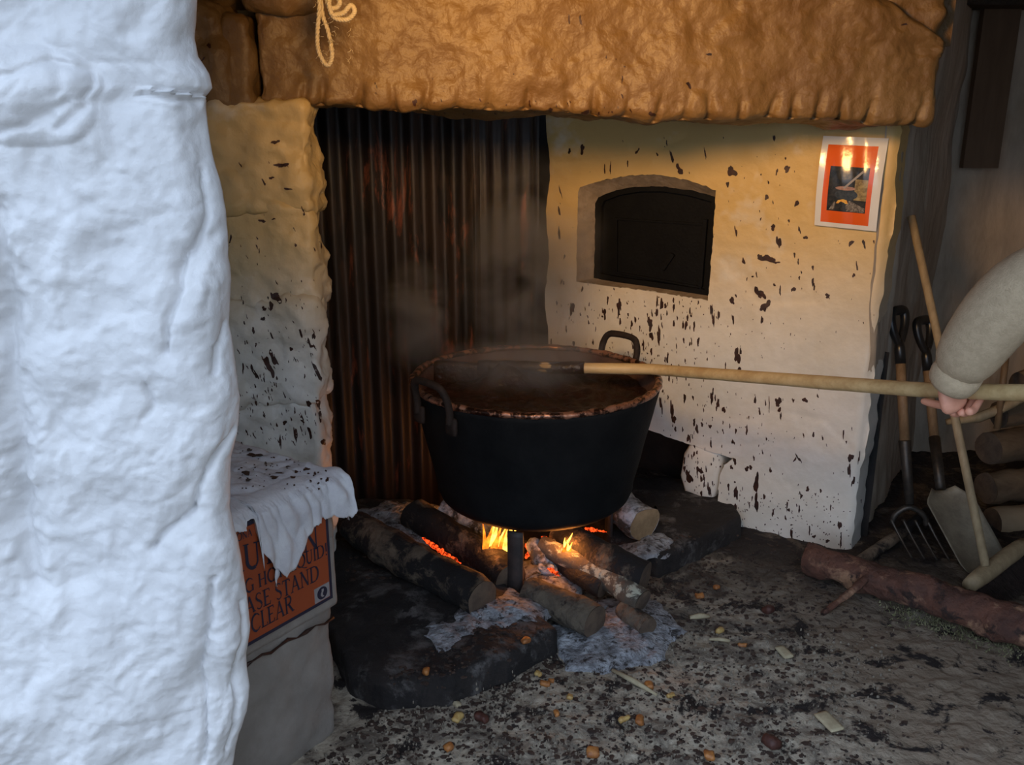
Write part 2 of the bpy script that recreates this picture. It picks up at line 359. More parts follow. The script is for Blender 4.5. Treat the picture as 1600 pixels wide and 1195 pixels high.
# ---- foreground painted rubble wall (left)
WY = 1.335
def left_wall():
    sil = [(303, -120), (305, 0), (303, 60), (310, 88), (327, 116), (332, 138), (320, 156), (326, 195), (334, 240), (343, 280), (352, 330), (357, 400), (361, 440), (358, 500), (367, 560), (376, 620), (374, 675), (361, 712), (357, 790), (366, 830), (376, 880), (385, 930), (388, 985), (384, 1020), (392, 1070), (388, 1110), (372, 1160), (362, 1210), (362, 1400), (366, 1900)]
    zz = []; xx = []
    for a, b in sil:
        q = atY(a, b, WY + .03); zz.append(q[2]); xx.append(q[0])
    o = np.argsort(zz); zz = np.array(zz)[o]; xx = np.array(xx)[o]
    R = .05
    us = np.concatenate([np.linspace(-1.6, -.9, 30)[:-1], np.linspace(-.9, -.36, 80)[:-1], np.linspace(-.36, .13, 150), np.linspace(.13, .6, 10)[1:]])
    zs = np.concatenate([np.linspace(-.05, .44, 24)[:-1], np.linspace(.44, 1.80, 420), np.linspace(1.80, 2.5, 20)[1:]])
    U, Z = np.meshgrid(us, zs, indexing='ij'); U = U.ravel(); Z = Z.ravel()
    xc = np.interp(Z, zz, xx)
    arc = R * math.pi / 2
    th = np.clip(U / R, 0, math.pi / 2)
    # plan: front runs left at a small angle, then a rounded arris, then the jamb runs back
    sl = .16
    px = np.where(U <= 0, -R + U, np.where(U < arc, -R + R * np.sin(th), 0 - (U - arc) * .9))
    py = np.where(U <= 0, U * sl, np.where(U < arc, R - R * np.cos(th), R + (U - arc) * .35))
    X = px; Y = WY - .02 + py
    nx = np.where(U <= 0, sl * .6, np.sin(th)); ny = np.where(U <= 0, -1, -np.cos(th))
    front = np.clip(1 + (U - 0.02) / .3, 0, 1)
    P = np.stack([xc + X, Y, Z], 1)
    # relief, laid out on the wall face in metres (a = distance left of the arris, Z = height)
    Q = np.stack([U, np.zeros_like(U), Z], 1)
    d = .016 * fbm(Q, .16, 2, 21) + .0058 * fbm(Q * [1, 1, .8] + .012 * np.stack([fbm(Q, .05, 2, 31), Q[:, 0] * 0, fbm(Q, .05, 2, 32)], 1), .048, 3, 22) + .0014 * fbm(Q, .017, 2, 27)
    def fp(a, b):
        q = atY(a, b, WY - .03); xq = np.interp(q[2], zz, xx); return (q[0] - xq + R, q[2])
    def crease(pts, depth, wd):
        nonlocal d
        pp = [fp(*q) for q in pts]; wob = 1 + .35 * fbm(Q, .02, 2, 77); dd = polydist(U + .004 * fbm(Q, .03, 2, 78), Z, pp); d = d - 1.7 * depth * (.75 * np.exp(-(dd / (wd * .8 * wob)) ** 2) + .35 * np.exp(-(dd / (wd * 3)) ** 2))
    def ledge(pts, h, wd, side):
        """a step: surface on one side of the line stands proud and falls off"""
        nonlocal d
        pp = [fp(*q) for q in pts]; dist = polydist(U, Z, pp)
        (ax, az), (bx, bz) = pp[0], pp[-1]
        sgn = np.sign((U - ax) * (bz - az) - (Z - az) * (bx - ax)) * side
        d = d + h * np.where(sgn > 0, np.exp(-(dist / wd) ** 1.2), -.35 * np.exp(-(dist / (wd * .35)) ** 2))
    def boulder(c, rx, rz, h, p=3):
        nonlocal d
        a, b = fp(*c); q = (np.abs((U - a) / rx) ** p + np.abs((Z - b) / rz) ** p)
        d = d + h * np.clip(1.15 - q, 0, 1) ** .6
    boulder((55, 150), .085, .062, .020)
    boulder((215, 560), .12, .22, .010, 2.5)
    boulder((210, 250), .10, .07, .006)
    boulder((230, 1010), .15, .13, .008)
    boulder((140, 30), .2, .05, .006)
    crease([(10, 330), (18, 480), (25, 620), (40, 760), (60, 900)], .020, .022)
    crease([(0, 210), (60, 195), (120, 160)], .007, .008)
    crease([(292, 395), (282, 440), (268, 490), (262, 545)], .010, .006)
    crease([(352, 515), (333, 548), (324, 585)], .009, .005)
    crease([(372, 690), (330, 720), (308, 765), (298, 800)], .011, .006)
    crease([(300, 800), (260, 830), (235, 860)], .009, .005)
    crease([(330, 905), (318, 1000), (313, 1100), (316, 1200)], .009, .005)
    crease([(380, 960), (368, 1060), (360, 1190)], .008, .005)
    crease([(0, 130), (90, 95), (140, 110), (145, 165), (105, 200)], .006, .006)
    crease([(235, 600), (240, 625), (225, 650)], .006, .006)
    crease([(318, 270), (322, 340), (300, 395)], .007, .006)
    ledge([(240, 140), (300, 148), (328, 152)], .014, .016, 1)
    crease([(220, 146), (315, 158)], .010, .006)
    n = np.stack([nx, ny, np.zeros_like(nx)], 1); n /= np.linalg.norm(n, axis=1, keepdims=True)
    d = d * np.clip((arc * 1.2 - U) / .06, 0, 1)
    P = P + n * d[:, None]
    return P, gridfaces(len(us), len(zs))
lw = mk('wall_left', *left_wall(), WHITE); tag(lw, 'bright white lumpy painted rubble wall in the foreground', kind='structure')

# ---- oven wall frame of reference
OC = np.array((1.29, 3.13, 0)); OL = np.array((-.839, .545, 0)); ON = np.array((-.545, -.839, 0))
def ow(px, py):
    q = atP(px, py, OC, ON); return (float(np.dot(q - OC, OL)), float(q[2]))
def owp(s, z, out=0.0): return OC + OL * s + ON * out + np.array((0, 0, z))
def owh(s, z):
    Q = np.stack([s, np.zeros_like(s), z], 1)
    h = .008 * fbm(Q, .30, 2, 41) + .0022 * fbm(Q, .07, 3, 42)
    for pts, dp in ((((870, 255), (960, 248), (1010, 240), (1070, 215)), .006), (((1165, 430), (1180, 470), (1270, 470), (1268, 435)), .003),
                    (((1200, 640), (1290, 655), (1330, 700)), .004), (((1120, 385), (1240, 395)), .002), (((1040, 700), (1240, 690)), .003), (((1000, 495), (1160, 510)), .002)):
        h = h - dp * np.exp(-(polydist(s, z, [ow(*q) for q in pts]) / .012) ** 2)
    # the plaster rolls off at the outer corner
    h = h - .022 * np.clip(1 - s / .03, 0, 1) ** 2
    return h
def edgept(px, py, rag=0): return ow(px, py)
OPEN_OUT = [ow(*q) for q in ((900, 440), (901, 380), (903, 300), (906, 292), (940, 282), (985, 274), (1030, 273), (1075, 281), (1119, 297), (1117, 330), (1112, 400), (1106, 470), (1060, 462), (1000, 453), (950, 447))]
def dense(poly, step=.012, closed=True):
    out = []; n = len(poly)
    for i in range(n if closed else n - 1):
        a = np.array(poly[i]); b = np.array(poly[(i + 1) % n]); m = max(1, int(np.linalg.norm(b - a) / step))
        for k in range(m): out.append(tuple(a + (b - a) * k / m))
    return out
def oven_wall():
    low = [ow(*q) for q in ((1400, 900), )]
    right = [(-.0, -.05), (-.0, 1.62)]
    wob = lambda z: .006 * math.sin(z * 9) + .003 * math.sin(z * 23 + 1) + .002 * math.sin(z * 61)
    rightd = [(wob(z), z) for z in np.linspace(-.05, 1.66, 90)]
    left = [(1.36 + .01 * math.sin(z * 17), z) for z in np.linspace(1.66, .52, 60)]
    bottom = [ow(*q) for q in ((985, 660), (1006, 668), (1040, 681), (1075, 694), (1110, 706), (1146, 716), (1132, 726), (1124, 745), (1121, 790), (1150, 812))] + [ow(1150, 812), (ow(1150, 812)[0] - .02, -.05)]
    outer = rightd + left + bottom[0:-2] + [bottom[-1]]
    outer = dense(outer, .012); hole = dense(OPEN_OUT, .010)
    rng = np.random.default_rng(4)
    outer = [(a + rng.normal(0, .0012), b + rng.normal(0, .0012)) for a, b in outer]
    hole = [(a + rng.normal(0, .0014), b + rng.normal(0, .0014)) for a, b in hole]
    S, Z = np.meshgrid(np.arange(-.02, 1.40, .010), np.arange(-.05, 1.68, .010)); S = S.ravel() + rng.uniform(-.002, .002, S.size); Z = Z.ravel() + rng.uniform(-.002, .002, Z.size)
    ok = inpoly(S, Z, outer) & ~inpoly(S, Z, hole)
    ok &= (polydist(S, Z, outer + outer[:1]) > .005) & (polydist(S, Z, hole + hole[:1]) > .005)
    pts = outer + hole + list(zip(S[ok], Z[ok]))
    no, nh = len(outer), len(hole)
    edges = [(i, (i + 1) % no) for i in range(no)] + [(no + i, no + (i + 1) % nh) for i in range(nh)]
    v2, _, f2, *_ = delaunay_2d_cdt([Vector((float(a), float(b))) for a, b in pts], edges, [], 0, 1e-6)
    v = np.array([(q.x, q.y) for q in v2]); f2 = np.array([tuple(q) for q in f2])
    c = v[f2].mean(1); keep = inpoly(c[:, 0], c[:, 1], outer) & ~inpoly(c[:, 0], c[:, 1], hole)
    f2 = f2[keep]
    h = owh(v[:, 0], v[:, 1])
    P = OC + OL * v[:, :1] + ON * h[:, None] + np.array((0, 0, 1.)) * v[:, 1:2]
    faces = []
    for a, b, cc in f2:                      # face the room
        n = np.cross(P[b] - P[a], P[cc] - P[a]); faces.append((a, b, cc) if np.dot(n, ON) > 0 else (a, cc, b))
    P = list(P)
    def skirt(loop, depth, flip):
        base = len(P); ids = []
        for (s, z) in loop:
            hh = owh(np.array([s]), np.array([z]))[0]
            P.append(owp(s, z, hh)); P.append(owp(s, z, -depth)); 
        m = len(loop)
        for i in range(m):
            j = (i + 1) % m; q = (base + 2 * i, base + 2 * j, base + 2 * j + 1, base + 2 * i + 1)
            faces.append(q if flip else q[::-1])
    skirt(outer, .16, False); skirt(hole, .012, True)
    return P, faces
wo = mk('wall_oven', *oven_wall(), CREAM); tag(wo, 'cream limewashed oven wall spattered with dark brown splashes', kind='structure')

# oven surround: splayed mortar from the outer outline back to the iron frame
def inset_pts():
    return [ow(*q) for q in ((920, 437), (921, 380), (922, 320), (926, 310), (955, 299), (990, 293), (1030, 293), (1075, 300), (1115, 311), (1113, 330), (1109, 400), (1103, 466), (1060, 459), (1000, 450), (950, 443))]
def surround():
    o = dense(OPEN_OUT, .01); n = len(o)
    per = []
    for i in range(len(OPEN_OUT)):
        a = np.array(OPEN_OUT[i]); b = np.array(OPEN_OUT[(i + 1) % len(OPEN_OUT)]); m = max(1, int(np.linalg.norm(b - a) / .01))
        ia = np.array(INS[i]); ib = np.array(INS[(i + 1) % len(INS)])
        per += [(a + (b - a) * k / m, ia + (ib - ia) * k / m) for k in range(m)]
    V = []; K = 6
    for a, b in per:
        for k in range(K):
            t = k / (K - 1); s, z = a + (b - a) * t
            V.append(owp(s, z, -.004 - .05 * t))
    V = np.array(V); V = V + ON * (.003 * fbm(V, .03, 3, 5))[:, None]
    n = len(per); Fc = []
    for i in range(n):
        for k in range(K - 1):
            j = (i + 1) % n; Fc.append((i * K + k, i * K + k + 1, j * K + k + 1, j * K + k))
    return V, Fc
INS = inset_pts()
sr = mk('trim_1', *surround(), SURR); tag(sr, 'brown mortar surround splayed round the bread oven opening', kind='structure')

# iron oven door (recessed)
def plate(poly, d0, d1):
    """prism in the oven wall frame between depths d0 (front) and d1 (back)"""
    n = len(poly); V = [owp(s, z, d0) for s, z in poly] + [owp(s, z, d1) for s, z in poly]
    Fc = [tuple(range(n)), tuple(range(2 * n - 1, n - 1, -1))] + [(i, n + i, n + (i + 1) % n, (i + 1) % n) for i in range(n)]
    return V, Fc
od = empty('oven_door', owp(*ow(1010, 455), -.05)); tag(od, 'black cast iron oven door with arched top in the cream wall', 'oven door')
def grow(poly, g):
    c = np.mean(np.array(poly), 0); return [tuple(c + (np.array(q) - c) * g) for q in poly]
under(mk('door_panel', *plate(grow(INS, 1.02), -.075, -.12), IRON, smooth=False), od)
def ring(poly_o, poly_i, d0, d1):
    n = len(poly_o); V = [owp(*q, d0) for q in poly_o] + [owp(*q, d0) for q in poly_i] + [owp(*q, d1) for q in poly_o] + [owp(*q, d1) for q in poly_i]
    Fc = []
    for i in range(n):
        j = (i + 1) % n
        Fc += [(i, j, n + j, n + i), (n + i, n + j, 3 * n + j, 3 * n + i), (i, 2 * n + i, 2 * n + j, j)]
    return V, Fc
under(mk('door_frame', *ring(grow(INS, 1.015), grow(INS, .90), -.052, -.08), IRON, smooth=False), od)
pan = [ow(*q) for q in ((949, 430), (949, 343), (1095, 352), (1086, 455))]
under(mk('raised_panel', *ring(pan, grow(pan, .94), -.066, -.078), IRON, smooth=False), od)
hin = [ow(*q) for q in ((1090, 345), (1096, 345), (1088, 452), (1082, 452))]
under(mk('hinge_bar', *plate(hin, -.058, -.076), IRON, smooth=False), od)
lat = [ow(*q) for q in ((1020, 420), (1038, 398), (1044, 402), (1028, 426))]
under(mk('latch', *plate(lat, -.06, -.078), IRON, smooth=False), od)

# stone block under the overhang, with a dark gap on either side
def slab_px(name, pts, out, depth, mat, seed, parent=None):
    poly = dense([ow(*q) for q in pts], .012); n = len(poly); c = np.mean(poly, 0); V = []; K = 9
    for k in range(K):                          # pillow face then sides
        g = [0.02, .3, .6, .85, .95, 1.0, 1.0, 1.0, 1.0][k]; o = [out, out, out - .001, out - .006, out - .014, out - .03, out - .06, out - .12, out - depth][k]
        for q in poly: V.append(owp(*(c + (np.array(q) - c) * g), o))
    V = np.array(V); V = V + ON * (.005 * fbm(V, .06, 3, seed))[:, None]
    Fc = [(k * n + i, k * n + (i + 1) % n, (k + 1) * n + (i + 1) % n, (k + 1) * n + i) for k in range(K - 1) for i in range(n)]
    Fc.append(tuple(range(n - 1, -1, -1)))
    return mk(name, V, Fc, mat, parent)
st = slab_px('stone', ((1078, 690), (1124, 706), (1124, 730), (1117, 770), (1111, 786), (1090, 784), (1066, 772), (1059, 745), (1064, 712)), -.01, .25, CREAM, 3)
st.parent = wo
# dark void behind the overhang and the hearth back
vb = mk('wall_alcove', [owp(-.02, -.05, -.17), owp(1.6, -.05, -.45), owp(1.6, .75, -.45), owp(-.02, .75, -.17)], [(0, 1, 2, 3)], SOOT); tag(vb, 'sooty back of the recess below the oven', kind='structure')

# ---- grey return wall beside the oven block and wall beyond
SB = np.array((.545, .839, 0)); SN = np.array((.839, -.545, 0))
def side_wall():
    ss = np.linspace(0, 1.30, 150); zs = np.linspace(-.05, 2.3, 220)
    S, Z = np.meshgrid(ss, zs, indexing='ij'); S = S.ravel(); Z = Z.ravel()
    Q = np.stack([S, np.zeros_like(S), Z], 1)
    h = .012 * fbm(Q * [1, 1, .35], .12, 4, 61) + .012 * fbm(Q, .4, 2, 62)
    h = h - .02 * np.clip(1 - S / .03, 0, 1) ** 2 + .05 * np.clip((Z - 1.5) * 2, 0, .6) * np.clip((S - .05) * 4, 0, 1)
    base = OC + OL * 0.002
    return base + SB * S[:, None] + SN * (h - .012)[:, None] + np.array((0, 0, 1.)) * Z[:, None], gridfaces(len(ss), len(zs))
sw = mk('wall_right', *side_wall(), GREYW); tag(sw, 'rough grey plaster wall behind the garden tools', kind='structure')
def back_right():
    xs = np.linspace(1.75, 3.3, 100); zs = np.linspace(-.05, 2.3, 150); X, Z = np.meshgrid(xs, zs, indexing='ij'); X = X.ravel(); Z = Z.ravel()
    Q = np.stack([X, np.zeros_like(X), Z], 1); h = .014 * fbm(Q * [1, 1, .4], .14, 4, 71) + .012 * fbm(Q, .4, 2, 72)
    return np.stack([X, 4.2 - h + (X - 1.9) * .05, Z], 1), gridfaces(len(xs), len(zs))
br = mk('wall_back_right', *back_right(), GREYW); tag(br, 'dim grey plaster wall at the back right behind the log pile', kind='structure')
er = mk('wall_far_right', *box((2.75, .9, -.05), (2.95, 4.4, 2.35)), GREYW, smooth=False); tag(er, 'grey plaster end wall of the shed', kind='structure')
bk = mk('wall_back', *box((-2.2, 4.15, -.05), (1.9, 4.3, 3.0)), SOOT, smooth=False); tag(bk, 'sooty stone back of the hearth', kind='structure')
hl = mk('wall_hearth_left', *box((-1.35, 2.95, -.05), (-1.05, 4.2, 3.0)), SOOT, smooth=False); tag(hl, 'sooty left cheek of the hearth', kind='structure')

# ---- left pier of the fireplace: stacked painted stones
PY = 2.72
pier = empty('wall_pier', (-.9, PY + .2, 0)); tag(pier, 'limewashed stone pier left of the hearth, yellowed towards the top by smoke and by lamp warmth put into the colour', kind='structure')
def stone(pts, Y, depth, seed, mat, amp, parent, r=.02, step=.010):
    """one rough stone filling a pixel box (x0,y0,x1,y1) at depth Y"""
    x0, y0, x1, y1 = pts; a = atY(x0, y1, Y); b = atY(x1, y0, Y); c = atY(x1, y1, Y); d = atY(x0, y0, Y)
    X0 = min(a[0], d[0]); X1 = (b[0] + c[0]) / 2; Z0 = (a[2] + c[2]) / 2; Z1 = (b[2] + d[2]) / 2
    P, Fc, N = rbox((X1 - X0, depth, Z1 - Z0), r, step, seed, amp)
    P = P + [(X0 + X1) / 2, Y + depth / 2, (Z0 + Z1) / 2]
    o = mk('stone', P, Fc, mat); 
    if parent: under(o, parent)
    return o
AMP = ((.16, .016), (.055, .011), (.022, .003))
stone((235, 618, 500, 760), PY, .17, 1, PIERM, AMP, pier)
stone((235, 760, 504, 900), PY, .17, 2, PIERM, AMP, pier)
stone((235, 900, 508, 1080), PY, .17, 12, PIERM, AMP, pier)
stone((225, 468, 496, 632), PY - .005, .17, 3, PIERM, AMP, pier)
stone((225, 318, 491, 484), PY, .17, 4, PIERM, AMP, pier)
stone((225, 158, 482, 334), PY - .01, .17, 5, PIERM, AMP, pier)
stone((220, -10, 360, 176), PY - .02, .3, 6, OCHRE, ((.10, .02), (.05, .005)), pier, .06)
stone((346, 16, 392, 178), PY + .0, .3, 7, OCHRE, ((.1, .01), (.04, .004)), pier, .03)
stone((220, -120, 395, 0), PY - .02, .45, 26, OCHRE, ((.10, .02), (.05, .005)), pier, .06)

# ---- lintel and the masonry above it
def lintel():
    a = atY(388, 168, 2.72); b = atY(1462, 200, 2.90)
    Lg = b[0] - a[0]; Hh = .40; D = .34
    P, Fc, N = rbox((Lg, D, Hh), .035, .0075, 31, ((.30, .020), (.12, .007), (.05, .0045), (.018, .0012)))
    X = P[:, 0]; u = X / Lg + .5
    # round the right-hand upper shoulder
    sh = np.clip((u - .80) / .20, 0, 1); P[:, 2] = np.where(P[:, 2] > -Hh / 2 + .2, P[:, 2] - (P[:, 2] + Hh / 2 - .2) * .75 * sh ** 1.4, P[:, 2])
    # wedge marks cut in the lower arris
    lo = np.clip(1 - (P[:, 2] + Hh / 2) / .10, 0, 1) * (N[:, 1] < -.05)
    rng = random.Random(5)
    for px in (462, 486, 545, 598, 641, 690, 742, 800, 868, 905, 956, 1004, 1049, 1090, 1140, 1186, 1226, 1264, 1306, 1348, 1428):
        x0 = (px - 388) / (1462 - 388) * Lg - Lg / 2; lean = rng.uniform(-.15, .25)
        g = np.exp(-((X - x0 - lean * (P[:, 2] + Hh / 2)) / .010) ** 2) * lo * rng.uniform(.6, 1.3)
        P[:, 1] += .026 * g; P[:, 2] += .006 * g
    ang = math.atan2(2.90 - 2.72, Lg); tilt = math.atan2(b[2] - a[2], Lg)
    P = xf(P, ((a[0] + b[0]) / 2, (2.72 + 2.90) / 2 + D / 2, (a[2] + b[2]) / 2 + Hh / 2 + .001), ang, 0, -tilt)
    return P, Fc
li = mk('lintel', *lintel(), OCHRE); tag(li, 'long rough granite lintel coated in amber smoke-stained paint above the hearth', kind='structure')
upw = empty('wall_above_lintel', (.3, 3.0, 1.9)); tag(upw, 'amber painted masonry over the lintel', kind='structure')
stone((372, -130, 500, 20), 2.70, .4, 41, OCHRE, ((.10, .016), (.05, .005)), upw, .05)
stone((500, -150, 820, -22), 2.76, .4, 42, OCHRE, AMP, upw)
stone((820, -150, 1180, -15), 2.80, .4, 43, OCHRE, AMP, upw)
stone((1120, -60, 1395, 66), 2.93, .35, 44, OCHRE, ((.10, .018), (.05, .005)), upw, .05)
stone((1385, -60, 1480, 92), 2.92, .35, 45, OCHRE, ((.10, .018), (.05, .005)), upw, .045)
stone((1160, -180, 1480, -55), 2.90, .4, 46, OCHRE, AMP, upw)
hd = mk('wall_upper', *box((-1.6, 3.0, 1.80), (1.36, 3.15, 2.4)), OCHRE, smooth=False); tag(hd, 'chimney breast masonry behind the lintel', kind='structure')
lb = mk('wall_left_return', *box((-2.4, 2.88, -.05), (-.64, 3.0, 2.4)), PIERM, smooth=False); tag(lb, 'masonry behind the left pier', kind='structure')
le = mk('wall_left_end', *box((-2.4, 1.3, -.05), (-2.2, 3.0, 2.4)), PIERM, smooth=False); tag(le, 'left end wall behind the foreground pier', kind='structure')

# ---- ceiling
fh = mk('wall_added_head', *box((-.46, .98, 2.16), (2.95, 1.12, 2.4)), WHITE, smooth=False); tag(fh, 'unseen whitewashed wall added over the front opening to cut skylight', kind='structure')  # added out of view to keep blue skylight off the lintel
fr = mk('wall_added_front', *box((1.75, .98, -.05), (2.95, 1.12, 2.06)), WHITE, smooth=False); tag(fr, 'unseen whitewashed wall added right of the opening to darken that side', kind='structure')  # added out of view to hold daylight back from the right side
wg = mk('wall_sky_block', *box((2.3, -6, -.05), (2.6, .98, 3.0)), GREYW, smooth=False); tag(wg, 'unseen grey wall added right of the yard to block the sky there', kind='structure')  # added out of view; blocks sky so the light leans from the left
ce = empty('ceiling', (0, 3, 2.2)); tag(ce, 'low dark boarded ceiling', kind='structure')
for i, x in enumerate(np.arange(-2.3, 2.9, .26)):
    under(mk('plank', *box((x, 1.12, 2.22 + .004 * (i % 2)), (x + .25, 2.93 if x < 1.5 else 4.4, 2.25 + .004 * (i % 2))), WOODCEIL, smooth=False), ce)
bm = mk('trim_2', *box((1.55, 3.95, 2.02), (2.75, 4.15, 2.22)), WOODCEIL, smooth=False); tag(bm, 'dark ceiling beam in the far right corner', kind='structure')
under(mk('roof_skin', *box((-2.4, 1.1, 2.26), (2.95, 3.0, 2.32)), WOODCEIL, smooth=False), ce)
under(mk('roof_skin', *box((1.5, 3.0, 2.26), (2.95, 4.4, 2.32)), WOODCEIL, smooth=False), ce)
ch = mk('ceiling_chimney', *box((-1.4, 2.9, 3.0), (1.95, 4.3, 3.1)), SOOT, smooth=False); tag(ch, 'dark throat of the chimney', kind='structure')

# ---- corrugated iron sheets at the hearth back
def sheet(p0, p1, z0, z1, pitch, amp, seed):
    p0 = np.array(p0); p1 = np.array(p1); Lg = np.linalg.norm(p1 - p0); t = (p1 - p0) / Lg; n = np.array((t[1], -t[0]))
    ss = np.arange(0, Lg, pitch / 10); zs = np.linspace(z0, z1, 30); S, Z = np.meshgrid(ss, zs, indexing='ij'); S = S.ravel(); Z = Z.ravel()
    h = amp * np.cos(2 * math.pi * S / pitch) + .006 * fbm(np.stack([S, S * 0, Z], 1), .4, 2, seed)
    xy = p0 + t * S[:, None] + n * h[:, None]
    return np.column_stack([xy, Z]), gridfaces(len(ss), len(zs))
s1 = mk('corrugated_sheet', *sheet((-1.0, 3.50), (-.12, 3.60), -.03, 2.3, .078, .011, 3), CORR); tag(s1, 'rust and soot blackened corrugated iron sheet behind the left of the cauldron', 'iron sheet')
s2 = mk('corrugated_sheet', *sheet((-.16, 3.585), (.118, 3.772), -.03, 2.3, .070, .010, 4), CORR); tag(s2, 'greyer corrugated iron sheet angled towards the oven wall behind the steam', 'iron sheet')

# ---- raised hearth stones either side of the fire
def hearth_slab(pix, z, seed):
    poly = [tuple(atZ(*q, z)[:2]) for q in pix]; poly = dense(poly, .02); poly = np.array(poly)
    c = poly.mean(0); V = []; n = len(poly)
    lev = [(g, z) for g in np.linspace(.02, .96, 22)] + [(.985, z - .006), (1, z - .025), (1.0, z - .06), (1.005, -.03)]
    for g, zz in lev:
        for q in poly: V.append((*(c + (q - c) * g), zz))
    V = np.array(V); top = (V[:, 2] > z - .03)
    V[:, 2] += np.where(top, .007 * fbm(V, .12, 3, seed) + .003 * fbm(V, .03, 3, seed + 1), 0)
    V[:, :2] += (.006 * np.stack([fbm(V, .06, 2, seed + 2), fbm(V, .06, 2, seed + 3)], 1))
    Fc = [(k * n + i, k * n + (i + 1) % n, (k + 1) * n + (i + 1) % n, (k + 1) * n + i) for k in range(len(lev) - 1) for i in range(n)]
    return V, Fc
h1 = mk('hearth_stone', *hearth_slab(((872, 978), (800, 1020), (700, 1062), (600, 1068), (545, 1040), (500, 960), (470, 830), (500, 778), (640, 775), (760, 810), (800, 930)), .085, 3), SLAB); tag(h1, 'big scorched hearth stone on the left, its kerb black, under the cauldron edge', kind='structure')
h2 = mk('hearth_stone', *hearth_slab(((1030, 868), (1100, 840), (1160, 806), (1140, 775), (1060, 745), (960, 742), (900, 780), (950, 840)), .085, 8), SLAB); tag(h2, 'smaller scorched hearth stone on the right in front of the oven recess', kind='structure')

def _joined(objs):
    V = []; Fc = []; n = 0
    for o in objs:
        V += [v.co.copy() for v in o.data.vertices]; Fc += [[i + n for i in p.vertices] for p in o.data.polygons]; n += len(o.data.vertices)
    return BVHTree.FromPolygons(V, Fc)
GBVH = _joined([fl, h1, h2])

# ================================================================== THE CAULDRON
pc = np.array((.082, 3.03)); PZ = .275; RB, RT, PH = .345, .432, .445
pot = empty('cauldron', (pc[0], pc[1], PZ)); tag(pot, 'huge black cauldron with a sticky copper rim standing over the fire', 'cauldron')
prof = [(0.001, .012), (.15, .006), (.26, .004), (.315, .012), (.338, .032), (RB + .004, .06)] + [(RB + (RT - RB) * t, .06 + (PH - .06) * t) for t in np.linspace(.05, 1, 16)]
pin = [(RT - .010, PH), (RT - .016, PH - .03), (.378, .28), (.335, .10), (.29, .06), (.001, .055)]
pv, pf = lathe(prof + [(RT - .004, PH + .002)], 128); pv = pv + np.stack([.0015 * fbm(pv, .08, 2, 4)] * 3, 1) * [1, 1, 0]
b_ = mk('body', pv, pf, POTM, pot)
mk('inside_wall', *lathe(pin, 128), POTIN, pot)
rimp = [(RT - .009 + .013 * math.cos(a), PH + .002 + .011 * math.sin(a)) for a in np.linspace(0, 2 * math.pi, 14, endpoint=False)]
rv, rf = lathe(rimp, 160, True); rv = rv + .0025 * np.stack([fbm(rv, .02, 3, 5), fbm(rv, .02, 3, 6), fbm(rv, .02, 3, 7)], 1)
tag(mk('rim', rv, rf, COPPER, pot), 'rolled copper rim crusted with apple butter')
def pot_handle(az):
    c, s = math.cos(az), math.sin(az); r = np.array((c, s, 0)); t = np.array((-s, c, 0)); z = np.array((0, 0, 1.))
    base = r * (RT + .014)
    pts = [base - t * .082 + z * (PH - .05), base - t * .084 + z * (PH - .01), base - t * .082 + z * (PH + .035) + r * .01, base - t * .06 + z * (PH + .068) + r * .018, base + z * (PH + .074) + r * .02, base + t * .06 + z * (PH + .068) + r * .018, base + t * .082 + z * (PH + .035) + r * .01, base + t * .084 + z * (PH - .01), base + t * .082 + z * (PH - .05)]
    v, f = tube(bez(pts, 5), .0125, 10, True, .0015, 3)
    o = mk('handle', v, f, HANDI, pot)
    for sg in (-1, 1):
        bv, bf, _ = rbox((.05, .016, .06), .007, .012, 3, ((.05, .001),)); bv = xf(bv, base * .985 + t * sg * .083 + z * (PH - .055), az + math.pi / 2)
        bo = mk('handle_plate', bv, bf, HANDI); bo.parent = o
pot_handle(math.radians(44)); pot_handle(math.radians(222))
# apple butter, a thick bubbling mass
def butter():
    rr = np.concatenate([np.linspace(.004, .40, 60)]); th = np.linspace(0, 2 * math.pi, 160, endpoint=False)
    R_, T_ = np.meshgrid(rr, th, indexing='ij'); X = (R_ * np.cos(T_)).ravel(); Y = (R_ * np.sin(T_)).ravel()
    Q = np.stack([X, Y, X * 0], 1); z = .010 * fbm(Q, .10, 3, 3) + .005 * fbm(Q, .03, 3, 4)
    z += .075 * np.exp(-(((X + .12) / .10) ** 2 + ((Y - .10) / .09) ** 2)) + .028 * np.exp(-(((X - .05) / .16) ** 2 + ((Y - .16) / .08) ** 2))
    V = np.stack([X, Y, z], 1); n = len(th); Fc = []
    for i in range(len(rr) - 1):
        for k in range(n): Fc.append((i * n + k, (i + 1) * n + k, (i + 1) * n + (k + 1) % n, i * n + (k + 1) % n))
    Fc.append(tuple(range(n))[::-1]); return V, Fc
ab = mk('apple_butter', *butter(), JAM); ab.location = (pc[0], pc[1], PZ + PH - .060); tag(ab, 'thick dark brown apple butter filling the cauldron', 'food')
# trivet
tv = empty('trivet', (pc[0], pc[1], 0)); tag(tv, 'flat-legged iron trivet carrying the cauldron over the logs', 'trivet')
mk('ring', *lathe([(.20, PZ - .014), (.245, PZ - .014), (.245, PZ + .003), (.20, PZ + .003)], 64, True), TRIV, tv, False)
for k, a in enumerate((-104, 16, 136)):
    a = math.radians(a); v, f, _ = rbox((.056, .014, PZ + .0), .004, .02, k, ((.1, .0015),))
    v = xf(v, (.292 * math.cos(a), .292 * math.sin(a), PZ / 2 - .004), a + math.pi / 2); mk('leg', v, f, TRIV, tv)

